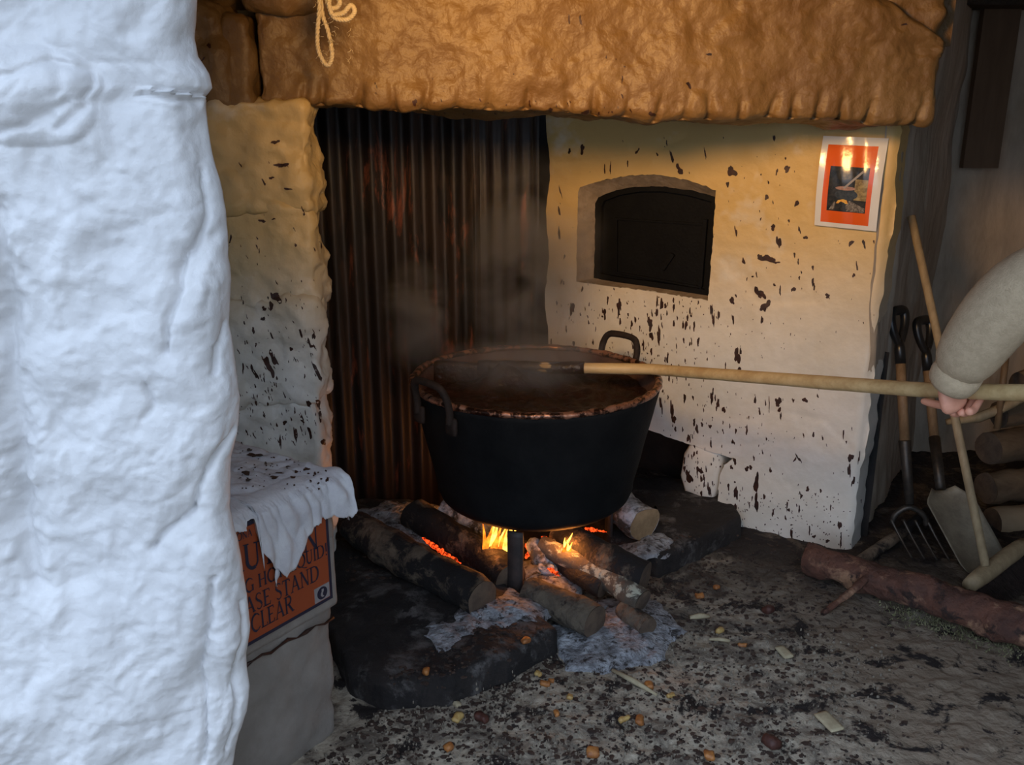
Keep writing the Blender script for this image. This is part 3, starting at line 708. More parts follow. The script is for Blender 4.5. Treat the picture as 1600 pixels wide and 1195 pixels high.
# ================================================================== LOGS AND FIRE
def log(name, a, b, ra, rb, mat, endmat, label, seed, bumpy=.006, group=None, both=False, cat='log', bend=.02, n=20, ends='near'):
    a = np.array(a, float); b = np.array(b, float); Lg = np.linalg.norm(b - a); m = max(10, int(Lg / .022))
    root = empty(name, (a + b) / 2 - [0, 0, max(ra, rb)]); tag(root, label, cat, group)
    side = np.cross(b - a, (0, 0, 1)); side /= np.linalg.norm(side) + 1e-9
    pts = []; rad = []
    for i in range(m):
        t = i / (m - 1); pts.append(a + (b - a) * t + side * bend * math.sin(t * math.pi * 1.3 + seed) + np.array((0, 0, bend * .25 * math.sin(t * 5 + seed)))); rad.append(ra + (rb - ra) * t)
    rad[0] *= .97; rad[-1] *= .97
    v, f = tube(pts, rad, n, False, bumpy, seed, .06)
    under(mk('bark', v, f, mat), root)
    for ring_, sgn in ((v[:n], -1), (v[-n:], 1)):
        c = ring_.mean(0); ax = (b - a) / Lg * sgn
        vv = [c + ax * .003]; 
        for g in (.35, .7, 1.0):
            for q in ring_: vv.append(c + (q - c) * g + ax * (.003 if g < 1 else 0) + ax * .002 * math.sin(40 * q[2] + seed))
        ff = [(0, 1 + i, 1 + (i + 1) % n) for i in range(n)] + [(1 + k * n + i, 1 + (k + 1) * n + i, 1 + (k + 1) * n + (i + 1) % n, 1 + k * n + (i + 1) % n) for k in range(2) for i in range(n)]
        if sgn < 0: ff = [q[::-1] for q in ff]
        under(mk('cut_end', vv, ff, endmat), root)
    return root
FG = 'logs of the fire'
log('firewood_log', atZ(560, 822, .165), atZ(748, 938, .125), .062, .066, BARKH, CUTD, 'blackened thick log at the left of the fire, its end partly unburnt', 1, .008, FG)
log('firewood_log', atZ(652, 802, .15), atZ(796, 906, .085), .062, .062, BARKH, CUTD, 'dark log running down from the left to the trivet leg', 2, .006, FG)
log('firewood_log', atZ(826, 926, .068), atZ(931, 971, .066), .054, .056, BARK, CUTD, 'short grey-brown log lying right of the trivet foot', 9, .005, FG, bend=.005)
log('firewood_log', atZ(845, 852, .15), atZ(1008, 938, .085), .036, .040, BARKL, CUTD, 'thin lichen-flecked log on the right of the fire', 3, .004, FG)
log('firewood_log', atZ(845, 868, .10), atZ(948, 915, .075), .040, .042, BARKC, CUTD, 'short dark log lying between the long log and the lichened one', 4, .005, FG)
log('firewood_log', atZ(868, 834, .16), atZ(1010, 900, .13), .052, .058, BARKH, CUTD, 'stout log resting on the right hearth stone with a charred upper side', 5, .005, FG)
log('firewood_log', atZ(958, 772, .17), atZ(1002, 818, .16), .062, .070, BARKA, CUT, 'stubby ash-coated log showing its pale sawn end', 6, .010, FG)
log('firewood_log', atZ(975, 950, .05), atZ(1010, 982, .035), .030, .034, BARK, CUTD, 'small log stub half buried in the ash', 7, .004, FG, bend=.004)
log('firewood_log', atZ(700, 795, .17), atZ(800, 850, .12), .045, .04, BARKA, CUTD, 'burning log hidden deep under the cauldron', 8, .010, FG)
# burnt chunks
def chunk(name, pos, size, rz, mat, label, cat, seed, group=None, amp=((.04, .012), (.015, .004)), rx=0):
    v, f, n = rbox(size, min(size) * .35, max(size) / 10, seed, amp); o = mk(name, xf(v, (0, 0, 0), rz, rx), f, mat)
    o.location = tuple(map(float, pos)); return tag(o, label, cat, group)
chunk('charcoal_chunk', atZ(850, 862, .13), (.10, .07, .08), .5, BARKA, 'white-crusted charcoal chunk just right of the trivet leg', 'charcoal', 3)
chunk('charcoal_chunk', atZ(908, 862, .13), (.13, .06, .07), -.7, BARKA, 'glowing ash-crusted charcoal chunk beneath the right flame', 'charcoal', 4)
chunk('charcoal_chunk', atZ(853, 888, .09), (.07, .05, .05), .2, BARKA, 'small white-flecked charcoal lump low beside the trivet leg', 'charcoal', 5)
chunk('charcoal_chunk', atZ(765, 955, .06), (.09, .06, .05), .9, BARKA, 'grey charcoal lump in the ash left of the trivet leg', 'charcoal', 6)

def flame(root, base, h, wd, seed, mat):
    rng = random.Random(seed); V = []; n = 10; m = 14; ph = rng.uniform(0, 6); lean = rng.uniform(-.05, .45)
    for i in range(m):
        t = i / (m - 1); r = wd * (math.sin(math.pi * (t * .82 + .14)) ** 1.1) * (1 - t) ** .35 + .0008
        cx = .35 * wd * math.sin(t * 5 + ph) * t * 2; cy = .3 * wd * math.sin(t * 4 + ph * 2) * t
        for k in range(n):
            a = 2 * math.pi * k / n; V.append((base[0] + cx + lean * h * t + r * math.cos(a), base[1] + cy + .45 * r * math.sin(a), base[2] + h * t))
    V = np.array(V); Fc = [(i * n + k, i * n + (k + 1) % n, (i + 1) * n + (k + 1) % n, (i + 1) * n + k) for i in range(m - 1) for k in range(n)]
    return under(mk('flame_tongue', V, Fc, mat), root)
def fire(label, px, py, z, tongues, seed, watts):
    p = atZ(px, py, z); r = empty('flame', p); tag(r, label, 'flame')
    for k, (dx, dz, h, wd, m) in enumerate(tongues):
        flame(r, (p[0] + dx, p[1] + .01 * (k % 3), p[2] + dz), h, wd, seed + k, m)
    l = bpy.data.lights.new('flame_light', 'POINT'); l.energy = watts; l.color = (1, .32, .06); l.shadow_soft_size = .05
    lo = bpy.data.objects.new('flame_light', l); COL.objects.link(lo); lo.location = tuple(p + [0, 0.0, .06]); under(lo, r); lo.location = tuple(p + np.array((0, 0, .06)))
    return r
rf_ = random.Random(21)
def tongues(n, spread, h, wd):
    return [(rf_.uniform(-spread, spread), rf_.uniform(-.015, .02), h * rf_.uniform(.6, 1.15), wd * rf_.uniform(.6, 1.2), FLAMEY if k % 3 else FLAMEO) for k in range(n)]
fire('tall yellow-orange flames left of the trivet leg', 770, 880, .10, tongues(15, .042, .15, .0105), 10, FIRE_W)
fire('smaller orange flames right of the trivet leg', 888, 878, .12, tongues(6, .022, .085, .008) + [(.04, -.01, .045, .008, FLAMEY), (.052, -.02, .03, .006, FLAMEO), (.03, 0, .05, .007, FLAMEO)], 30, FIRE_W * .6)
fire('low flames under the back of the cauldron by the iron sheet', 735, 806, .12, tongues(6, .05, .09, .011), 50, FIRE_W * .6)
def embers(label, lines, wd, seed):
    parts = []
    for k, ln in enumerate(lines):
        P = bez([atZ(*q) for q in ln], 8); m = len(P); rr = [wd * (.25 + .75 * abs(math.sin(i * 1.7 + k)) * math.sin(math.pi * (i + .5) / m)) for i in range(m)]
        parts.append(tube(P, rr, 8, True, wd * .5, seed + k, .012))
    return tag(mk('embers', *join(parts), EMBER), label, 'embers', kind='stuff')
embers('line of glowing red embers along the blackened left log', [[(660, 840, .145), (682, 856, .15), (700, 866, .15), (720, 880, .14)], [(690, 866, .14), (698, 874, .14), (706, 872, .14)]], .0095, 3)
embers('lone red ember glowing at the far left of the hearth', [[(584, 818, .18), (590, 824, .18), (597, 826, .18)]], .010, 5)
embers('red embers glowing deep under the right of the cauldron', [[(914, 825, .17), (928, 828, .17), (948, 831, .17)], [(846, 838, .15), (860, 845, .15), (872, 850, .15)], [(900, 848, .13), (906, 862, .13), (900, 880, .13)], [(856, 888, .10), (866, 894, .10), (874, 900, .10)], [(822, 850, .12), (826, 862, .12), (822, 872, .12)]], .0085, 8)

# ash heaps
def heap(pix, z, hgt, seed, label):
    poly = np.array(dense([tuple(atZ(*q, z)[:2]) for q in pix], .015)); c = poly.mean(0); V = []; n = len(poly); K = 26
    for k in range(K):
        g = .01 + k / (K - 1)
        for q in poly: V.append((*(c + (q - c) * g), z + hgt * (1 - g ** 1.6) - .012 * (g > .93)))
    V = np.array(V); V[:, 2] += .008 * fbm(V, .07, 2, seed) + .0025 * fbm(V, .02, 3, seed + 3); V[:, :2] += .012 * np.stack([fbm(V, .05, 3, seed + 5), fbm(V, .05, 3, seed + 6)], 1)
    Fc = [(k * n + i, k * n + (i + 1) % n, (k + 1) * n + (i + 1) % n, (k + 1) * n + i) for k in range(K - 1) for i in range(n)]
    return tag(mk('ash_heap', V, Fc, ASH), label, 'ash', kind='stuff')
heap(((850, 985), (960, 925), (1030, 935), (1070, 985), (1040, 1030), (960, 1050), (880, 1045)), .0, .035, 2, 'blue-white ash spilling forward between the hearth stones')
heap(((700, 965), (740, 935), (800, 920), (860, 945), (850, 975), (780, 985)), .075, .030, 5, 'white ash piled round the foot of the trivet leg')
heap(((545, 800), (600, 780), (690, 790), (700, 850), (640, 880), (590, 860)), .08, .05, 8, 'grey ash bank behind the blackened log by the iron sheet')
heap(((960, 850), (1010, 830), (1060, 845), (1040, 865), (990, 872)), .085, .02, 11, 'thin grey ash below the pale sawn log end')
heap(((640, 985), (720, 950), (790, 975), (760, 1010), (690, 1020)), .08, .014, 14, 'thin pale ash on the left hearth stone')
heap(((800, 880), (900, 860), (930, 900), (880, 960), (820, 950)), .03, .05, 17, 'hot ash bed under the logs at the middle of the fire')

# ================================================================== BLOCK, SIGN AND CLOTH (left)
BC = np.array((-.462, 2.105, 0)); BD = np.array((-.574, -.819, 0)); BN = np.array((.819, -.574, 0)); BB = np.array((-.819, .574, 0))
BZ = .735
def bp(s, z, out=0.0, back=0.0): return BC + BD * s + BN * out + BB * back + np.array((0, 0, z))
def bpix(px, py):
    q = atP(px, py, BC + BN * .022, BN); return float(np.dot(q - BC, BD)), float(q[2])
def block():
    v, f, n = rbox((.60, .60, BZ), .018, .012, 9, ((.22, .012), (.05, .003)))
    out = []
    for q in v:
        s = .30 - q[0] ; bk_ = .30 + q[1]; z = q[2] + BZ / 2
        lean = .030 * (z / BZ - .5) if s < .3 else 0                 # the near corner leans out towards the top
        out.append(bp(s - lean, z - .01, 0, bk_))
    out = np.array(out); return out, [q for q in f]
blk = empty('low_pier', bp(.3, 0, 0, .3)); tag(blk, 'low grubby rendered masonry block carrying the orange sign and the cloth', 'masonry block')
under(mk('block', *block(), BLOCKM), blk)
v, f = tube([bp(*bpix(525 - 14 * i, 966 + 7.6 * i + 3 * math.sin(i * 2.1)), .012 + .002 * math.sin(i)) for i in range(11)], [.004 * (1 + .6 * math.sin(i * 2.7)) for i in range(11)], 6, True, .002, 3)
tag(under(mk('crack', v, f, SPLAT), blk), 'dark crack along the render below the sign')
v, f, _ = rbox((.60, .022, .20), .009, .012, 33, ((.06, .003), (.02, .0015)))
under(mk('render_lip', np.array([bp(.295 - q[0], .475 + q[2], .004 + -q[1] * .5) for q in v]), f, BLOCKM), blk)
# sign
sg = empty('warning_sign', bp(.2, .42, .01)); tag(sg, 'orange warning sign with navy border and lettering on the low block', 'sign')
sr_, sb_ = bpix(521, 934); sl_ = .56; st_ = bpix(364, 826)[1]
def splate(s0, s1, z0, z1, o0, o1):
    V = [bp(a, b, c) for c in (o0, o1) for a, b in ((s0, z0), (s1, z0), (s1, z1), (s0, z1))]
    return V, [(3, 2, 1, 0), (4, 5, 6, 7), (0, 1, 5, 4), (1, 2, 6, 5), (2, 3, 7, 6), (3, 0, 4, 7)]
def spix(px, py): return bpix(px, py)
under(mk('border', *splate(sr_, sl_, sb_, st_, .004, .020), NAVY, smooth=False), sg)
under(mk('face', *splate(sr_ + .010, sl_ - .010, sb_ + .010, st_ - .010, .006, .0215), SIGNO, smooth=False), sg)
def arc(cx, cy, rx, ry, a0, a1, n=14): return [(cx + rx * math.cos(math.radians(a)), cy + ry * math.sin(math.radians(a))) for a in np.linspace(a0, a1, n)]
TK, TN = .135, .065
GL = {'I': (.34, [([(.17, 0), (.17, 1)], TK)], [(.17, 0), (.17, 1)]),
 'L': (.58, [([(.17, 0), (.17, 1)], TK), ([(.17, .03), (.52, .03), (.55, .2)], TN)], [(.17, 0), (.17, 1)]),
 'U': (.80, [([(.17, 1), (.17, .36)] + arc(.40, .32, .23, .30, 180, 300, 8), TK), (arc(.40, .32, .24, .30, 300, 360, 6) + [(.64, 1)], TN)], [(.17, 1), (.64, 1)]),
 'N': (.86, [([(.17, 0), (.17, 1)], TN), ([(.14, 1), (.70, .02)], TK), ([(.70, 0), (.70, 1)], TN)], [(.17, 0), (.14, 1), (.70, 1)]),
 'T': (.70, [([(.35, 0), (.35, 1)], TK), ([(.04, .80), (.06, .96), (.64, .96), (.66, .80)], TN)], [(.35, 0)]),
 'O': (.92, [(arc(.46, .5, .38, .5, 100, 260), TK), (arc(.46, .5, .38, .5, 280, 440), TK), (arc(.46, .5, .38, .49, 60, 120, 6), TN), (arc(.46, .5, .38, .49, 240, 300, 6), TN)], []),
 'C': (.80, [(arc(.46, .5, .38, .49, 90, 270), TK), (arc(.46, .5, .36, .48, 40, 95, 8), TN), (arc(.46, .5, .36, .48, 265, 320, 8), TN)], []),
 'G': (.88, [(arc(.46, .5, .38, .49, 90, 270), TK), (arc(.46, .5, .36, .48, 40, 95, 8), TN), (arc(.46, .5, .36, .48, 265, 310, 8), TN), ([(.72, .02), (.72, .42)], TK)], [(.70, .42)]),
 'Q': (.92, [(arc(.46, .5, .38, .5, 0, 180), TN), (arc(.46, .5, .38, .5, 110, 250), TK), (arc(.46, .5, .38, .5, 290, 430), TK), (arc(.46, .5, .38, .49, 240, 300, 6), TN), ([(.46, .02), (.70, -.14), (1.0, -.20)], TN)], []),
 'D': (.88, [([(.17, 0), (.17, 1)], TK), ([(.17, .97), (.40, .97)] + arc(.40, .5, .36, .47, 90, 50, 5), TN), (arc(.40, .5, .38, .47, 60, -60, 10), TK), (arc(.40, .5, .36, .47, -50, -90, 5) + [(.17, .03)], TN)], [(.12, 0), (.12, 1)]),
 'H': (.86, [([(.17, 0), (.17, 1)], TK), ([(.68, 0), (.68, 1)], TK), ([(.17, .52), (.68, .52)], TN)], [(.17, 0), (.17, 1), (.68, 0), (.68, 1)]),
 'A': (.84, [([(.42, 1.0), (.12, 0)], TN), ([(.40, 1.0), (.72, 0)], TK), ([(.22, .34), (.60, .34)], TN)], [(.12, 0), (.72, 0)]),
 'E': (.66, [([(.17, 0), (.17, 1)], TK), ([(.17, .97), (.55, .97), (.57, .82)], TN), ([(.17, .52), (.48, .52)], TN), ([(.17, .03), (.57, .03), (.60, .2)], TN)], [(.12, 0), (.12, 1)]),
 'S': (.62, [(arc(.31, .74, .21, .23, 30, 180, 10), TN), ([(.10, .74), (.20, .58), (.42, .44), (.52, .26)], TK), (arc(.31, .26, .21, .24, 0, -150, 10), TN)], []),
 'P': (.70, [([(.17, 0), (.17, 1)], TK), ([(.17, .97), (.36, .97)], TN), (arc(.36, .73, .24, .24, 90, -90, 10), TK * .9), ([(.36, .49), (.17, .49)], TN)], [(.17, 0), (.12, 1)]),
 'B': (.74, [([(.17, 0), (.17, 1)], TK), (arc(.36, .75, .22, .22, 90, -90, 8), TK * .9), (arc(.36, .27, .26, .26, 90, -90, 8), TK * .9), ([(.17, .97), (.36, .97)], TN), ([(.17, .53), (.36, .53)], TN), ([(.17, .03), (.36, .03)], TN)], []),
 'R': (.80, [([(.17, 0), (.17, 1)], TK), ([(.17, .97), (.36, .97)], TN), (arc(.36, .74, .23, .23, 90, -90, 10), TK * .9), ([(.36, .51), (.17, .51)], TN), ([(.36, .51), (.72, 0)], TK)], [(.17, 0), (.12, 1), (.74, 0)]),
 '!': (.34, [([(.17, .3), (.17, 1)], TK), ([(.17, 0), (.17, .12)], TK)], []), ' ': (.34, [], [])}
def textmesh(txt, x_left, x_right, zl, zr, cap):
    """lettering between two face positions (s decreases to the right); baseline from zl to zr"""
    W = sum(GL[c][0] for c in txt); sc = (x_left - x_right) / W; V = []; Fc = []; x = 0
    def put(u, h):
        t = u / W; return bp(x_left - u * sc, zl + (zr - zl) * t + h * cap, .0232)
    for c in txt:
        wd, strokes, serifs = GL[c]
        strokes = strokes + [([(a - .13, b + (.02 if b < .5 else -.02)), (a + .13, b + (.02 if b < .5 else -.02))], .045) for a, b in serifs]
        for pts, th in strokes:
            pts = [np.array(q) for q in pts]; base = len(V)
            for i in range(len(pts)):
                t = pts[min(i + 1, len(pts) - 1)] - pts[max(i - 1, 0)]; t = t / (np.linalg.norm(t) + 1e-9); nn = np.array((-t[1], t[0])) * th / 2
                V.append(put(x + (pts[i] + nn)[0], (pts[i] + nn)[1])); V.append(put(x + (pts[i] - nn)[0], (pts[i] - nn)[1]))
            for i in range(len(pts) - 1): Fc.append((base + 2 * i, base + 2 * i + 1, base + 2 * i + 3, base + 2 * i + 2))
        x += wd
    return V, Fc
def line(txt, lp, rp, frac_from, cap_px):
    """lp/rp: pixels of the visible left end (start of letter frac_from) and right end on the baseline"""
    sl, zl = spix(*lp); srr, zr = spix(*rp); W = sum(GL[c][0] for c in txt); w0 = sum(GL[c][0] for c in txt[:frac_from])
    unit = (sl - srr) / (W - w0); cap = abs(spix(rp[0], rp[1] - cap_px)[1] - zr)
    dz = (zr - zl) / (W - w0); x_left = sl + unit * w0; z_left = zl - dz * w0
    over = [i for i in range(frac_from + 1) if x_left - unit * sum(GL[c][0] for c in txt[:i]) < sl_ - .015]
    i0 = over[0]; wi = sum(GL[c][0] for c in txt[:i0])
    return under(mk('lettering', *textmesh(txt[i0:], x_left - unit * wi, srr, z_left + dz * wi, zr, cap), NAVY, smooth=False), sg)
line('CAUTION', (381, 892), (499, 856), 2, 38)
line('BOILING HOT LIQUID!', (383, 928), (512, 866), 6, 20)
line('PLEASE STAND', (383, 962), (499, 905), 3, 25)
line('CLEAR', (393, 990), (459, 953), 0, 27)
line('NATIONA', (370, 846), (394, 836), 4, 12)
# emblem
e0, ez0 = spix(517, 933); e1, ez1 = spix(497, 906)
ez0 = sb_ + .012
under(mk('emblem_ground', *splate(sr_ + .012, sr_ + .062, sb_ + .012, sb_ + .052, .02, .0226), GREYP, smooth=False), sg)
ec = (sr_ + .037, sb_ + .032); n = 24
V = [bp(ec[0] + .017 * math.cos(2 * math.pi * k / n), ec[1] + .017 * math.sin(2 * math.pi * k / n), .0232) for k in range(n)]
under(mk('emblem_disc', V, [tuple(range(n))], NAVY, smooth=False), sg)
em = []
for k in range(5):
    em.append((ec[0] + .004 * math.sin(k * 1.3) + (k - 2) * .0012, ec[1] - .011 + .0055 * k))
V = []; Fc = []
for (a, b) in em: V += [bp(a - .0035, b, .0237), bp(a + .0035, b, .0237)]
Fc = [(2 * i, 2 * i + 1, 2 * i + 3, 2 * i + 2) for i in range(4)]
under(mk('emblem_mark', V, Fc, GREYP, smooth=False), sg)

# cloth draped over the block
def cloth():
    hem = [(545, 790), (538, 806), (522, 808), (500, 811), (489, 822), (472, 850), (455, 885), (441, 899), (424, 886), (406, 892), (404, 862), (399, 830), (397, 800), (388, 788), (382, 772), (378, 768)]
    hs = [bpix(*q) for q in hem]; ss_ = np.array([q[0] for q in hs]); zz_ = np.array([q[1] for q in hs])
    o = np.argsort(ss_); ss_ = ss_[o]; zz_ = zz_[o]
    s_min, s_max = ss_[0] + .006, .33
    ns, nq = 130, 120; V = []
    rng = np.random.default_rng(2)
    for i in range(ns):
        s = s_min + (s_max - s_min) * i / (ns - 1)
        zh = np.interp(s, ss_, zz_) if s < ss_[-1] else BZ - .028
        zh += .010 * float(vnoise([[i * .31, .5, .5]], 3)[0]) + .005 * float(vnoise([[i * .9, .5, 3.5]], 4)[0])
        L1 = max(.02, BZ + .006 - zh); L0 = .50 + .02 * math.sin(i * .4)
        for j in range(nq):
            q = -L0 + (L0 + L1) * j / (nq - 1)
            if q < -.012: p = bp(s, BZ + .010, 0, -q)
            elif q < .012: a = (q + .012) / .024 * math.pi / 2; p = bp(s, BZ - .004 + .014 * math.cos(a), .008 * math.sin(a) + .008, .012 - .012 * math.sin(a))
            else: p = bp(s, BZ - .004 - (q - .012), .026)
            V.append((*p, s, q))
    V = np.array(V); s, q = V[:, 3], V[:, 4]; P = V[:, :3].copy()
    Q = np.stack([s, q, s * 0], 1)
    hang = np.clip(q / .05, 0, 1); topw = np.clip(-q / .05, 0, 1)
    fold = (.010 * np.sin(s * 120 + 3 * np.sin(q * 14)) * np.clip(q / .03, 0, 1) * np.exp(-np.clip(q, 0, 1) / .10) + .014 * fbm(Q * [1, .45, 1], .07, 3, 3) * hang)
    P += BN * (np.abs(fold) + .004 * hang + .018 * np.clip(-(s) / .04, 0, 1.3) * hang)[:, None]
    P[:, 2] += topw * (.008 * np.abs(fbm(Q, .09, 3, 5)) + .004 * np.abs(fbm(Q, .03, 2, 6)))
    # beyond the corner of the block the cloth sags off its top
    off = np.clip(-(s - .0) / .05, 0, 1.5) * topw; P[:, 2] -= .045 * off ** 1.5
    return P, gridfaces(ns, nq)
cl = mk('cloth', *cloth(), CLOTHM); tag(cl, 'ragged white cloth spotted with brown splashes draped over the low block', 'cloth')
cl.modifiers.new('thickness', 'SOLIDIFY').thickness = .0015
for k, (a, b, c) in enumerate(((427, 885, 30), (540, 783, 30))):
    s, z = bpix(a, b); V = []
    for i in range(8):
        t = i / 7; wd = .007 * math.sin(math.pi * (t * .8 + .2)); V += [bp(s - wd + .006 * t, z - .045 * t, .034 + .004 * math.sin(t * 5)), bp(s + wd + .006 * t, z - .045 * t, .036 + .003 * t)]
    o = mk('torn_strip', V, [(2 * i, 2 * i + 1, 2 * i + 3, 2 * i + 2) for i in range(7)], CLOTHM); o.parent = cl; o.modifiers.new('thickness', 'SOLIDIFY').thickness = .001

# ================================================================== TOOLS ON THE RIGHT
def dgrip(root, top, axis, side, mat, h=.125, wd=.095):
    """closed D-shaped grip at the top of a shaft"""
    top = np.array(top); axis = np.array(axis) / np.linalg.norm(axis); side = np.array(side) / np.linalg.norm(side)
    f = lambda u, v: top + side * u + axis * v
    loop = [f(0, 0), f(-wd * .18, h * .18), f(-wd * .42, h * .5), f(-wd * .5, h * .82), f(-wd * .38, h * .98), f(0, h), f(wd * .38, h * .98), f(wd * .5, h * .82), f(wd * .42, h * .5), f(wd * .18, h * .18), f(0, 0)]
    g = mk('grip', *tube(bez(loop, 5), [.013 + .006 * abs(math.sin(i / 50 * math.pi)) for i in range(51)], 10), mat); under(g, root)
    under(mk('grip_collar', *tube([top - axis * .07, top - axis * .01, top + axis * .02], [.020, .020, .016], 14), mat), root)
GT = 'garden tools leaning on the grey wall'
# garden fork
ft = atY(1406, 548, 3.36); fs = atY(1414, 690, 3.24); fh = atY(1420, 800, 3.14)
fk = empty('garden_fork', atZ(1440, 880, 0)); tag(fk, 'garden fork with black D-grip and wooden shaft leaning nearest the cream wall', 'fork', GT)
ax = ft - fs; ax /= np.linalg.norm(ax)
under(mk('shaft', *tube([fs, ft], .0185, 14), HANDLEW), fk)
dgrip(fk, ft + ax * .02, ax, (.8, .5, .0), PLAST, .135, .085)
under(mk('socket', *tube([fh + (0, 0, .03), fs - ax * .05, fs, fs + ax * .005], [.016, .020, .022, .022], 14), TINE), fk)
sdir = np.array((.80, -.1, 0)); sdir /= np.linalg.norm(sdir)
under(mk('shoulder_bar', *tube(bez([fh - sdir * .055 - [0, 0, .05], fh - sdir * .045 - [0, 0, .01], fh + [0, 0, .02], fh + sdir * .055 - [0, 0, .01], fh + sdir * .07 - [0, 0, .05]], 5), .011, 8), TINE), fk)
for k in range(4):
    u = -.062 + .044 * k; a = fh + sdir * u - [0, 0, .03]; b = fh + sdir * (u + .05) + np.array((0, -.10, 0)); b[2] = .02
    under(mk('tine', *tube(bez([a, (a + b) / 2 + [0, .012, 0], b], 6), [.006 - .0002 * i for i in range(13)], 8), TINE), fk)
# shovel
ht = atY(1448, 560, 3.50); hs_ = atY(1460, 684, 3.38); hb = atY(1470, 764, 3.22)
shv = empty('shovel', atZ(1535, 890, 0)); tag(shv, 'shovel with a broad dusty blade standing between the fork and the broom', 'shovel', GT)
ax = ht - hs_; ax /= np.linalg.norm(ax)
under(mk('shaft', *tube([hs_, ht], .0185, 14), HANDLEW), shv)
dgrip(shv, ht + ax * .02, ax, (.8, .5, .0), PLAST, .135, .085)
under(mk('socket', *tube([hb, (hb + hs_) / 2, hs_], [.018, .020, .022], 14), TINE), shv)
def blade():
    tip = atZ(1540, 893, .012); top = hb.copy(); axb = tip - top; Lb = np.linalg.norm(axb); axb /= Lb
    sd = np.cross(axb, (0, 0, 1.)); sd /= np.linalg.norm(sd); nn = np.cross(sd, axb); nn = nn if nn[2] > 0 else -nn
    V = []; nu, nv = 24, 20
    for i in range(nu):
        t = i / (nu - 1)
        hw = .105 * min(1, .50 + t * 3.2) if t < .16 else .105 * (1 - .04 * (t - .16))
        if t > .9: hw *= 1 - (t - .9) * 1.2
        for j in range(nv):
            u = -1 + 2 * j / (nv - 1); V.append(top + axb * (Lb * t) + sd * hw * u + nn * (.030 * u * u - .012 + .01 * t * 0))
    return np.array(V), gridfaces(nu, nv)
o = under(mk('blade', *blade(), BLADE), shv); o.modifiers.new('thickness', 'SOLIDIFY').thickness = .003
# broom
bt = atY(1424, 338, 3.36); bb = atZ(1540, 884, .125)
brm = empty('broom', atZ(1552, 930, 0)); tag(brm, 'wooden broom with a long pale handle and dark bristles in front of the shovel', 'broom', GT)
under(mk('handle', *tube([bt, bt + (bb - bt) * .5 + [.004, 0, 0], bb], .0145, 14), BROOMW), brm)
e1_ = atZ(1514, 915, .085); e2_ = atZ(1600, 850, .115)
hv, hf = tube([e1_ + (e2_ - e1_) * t for t in np.linspace(0, 1, 10)], [.024, .028] + [.030] * 6 + [.028, .024], 14, True, .001, 2)
under(mk('head', hv, hf, BROOMW), brm)
rng = random.Random(3); parts = []
hd_ = (e2_ - e1_); bdir = np.array((.50, -.12, -.55)); bdir /= np.linalg.norm(bdir)
for k in range(700):
    t = rng.uniform(.03, .97); p = e1_ + hd_ * t + np.array((rng.uniform(-.012, .022), rng.uniform(-.018, .018), -.012)); d = bdir + np.array((rng.uniform(-.12, .12), rng.uniform(-.14, .14), 0)); Lb = min(.115, (p[2] - .004) / -d[2] * 1.0)
    q = p + d * Lb; s = np.array((.0011, .0011, 0)); s2 = np.array((.0011, -.0011, 0)); parts.append(([p - s, p + s, q + s * .6, q - s * .6, p - s2, p + s2, q + s2 * .6, q - s2 * .6], [(0, 1, 2, 3), (4, 5, 6, 7)]))
tag(under(mk('bristles', *join(parts), BRIST, smooth=False), brm), kind='stuff')
# slanting dark stick
v, f = tube([atZ(1338, 882, .025), atY(1408, 832, 3.22), atY(1482, 772, 3.36)], [.024, .022, .018], 10, True, .003, 4)
tag(mk('stick', v, f, BARKH), 'dark brown stick slanting behind the fork tines', 'stick')
v, f = tube([atY(1572, 552, 3.52), atY(1566, 610, 3.50), atY(1558, 670, 3.48)], .013, 10, True, .001, 4)
tag(mk('stick', v, f, HANDLEW), 'short upright wooden stick poking down in front of the log pile', 'stick')
v, f = tube([atY(1478, 660, 3.55), atY(1530, 652, 3.52), atY(1562, 640, 3.50), atY(1600, 622, 3.48)], [.012, .018, .020, .018], 10, True, .004, 6)
tag(mk('stick', v, f, BROOMW), 'pale split branch lying on top of the log pile', 'stick')
# log pile at far right
PG = 'stacked logs at the far right'
for k, (px, py, y, r, m, lab) in enumerate(((1538, 816, 3.40, .066, PILEP, 'pale peeled log at the bottom of the stack'), (1528, 762, 3.46, .066, PILEW, 'brown log second from the bottom of the stack'), (1536, 700, 3.50, .070, PILEW, 'rough brown log third up in the stack'), (1560, 648, 3.56, .055, PILEW, 'dark log at the top of the stack beneath the pale branch'), (1590, 600, 3.62, .055, PILEW, 'shadowed log just above the pale branch'))):
    a = atY(px, py, y); a[0] += r * .3; log('stacked_log', a, a + np.array((.66, .10 + .02 * k, .004 * k)), r, r * .96, m, CUTD, lab, 20 + k, .006, PG)
# fallen reddish log in front
fl_ = log('fallen_log', atZ(1258, 872, .06), atZ(1640, 992, .065), .054, .068, BARKR, CUTD, 'long reddish rotten log lying across the floor in front of the tools', 41, .014, bend=.015, n=28)
v, f = tube(bez([atZ(1366, 892, .09), atZ(1335, 920, .06), atZ(1312, 938, .03), atZ(1286, 958, .012)], 6), [.016] * 6 + [.014] * 6 + [.010] * 7, 10, True, .003, 5)
tag(under(mk('branch_stub', v, f, BARKR), fl_), 'thin reddish branch pointing forward from the log')
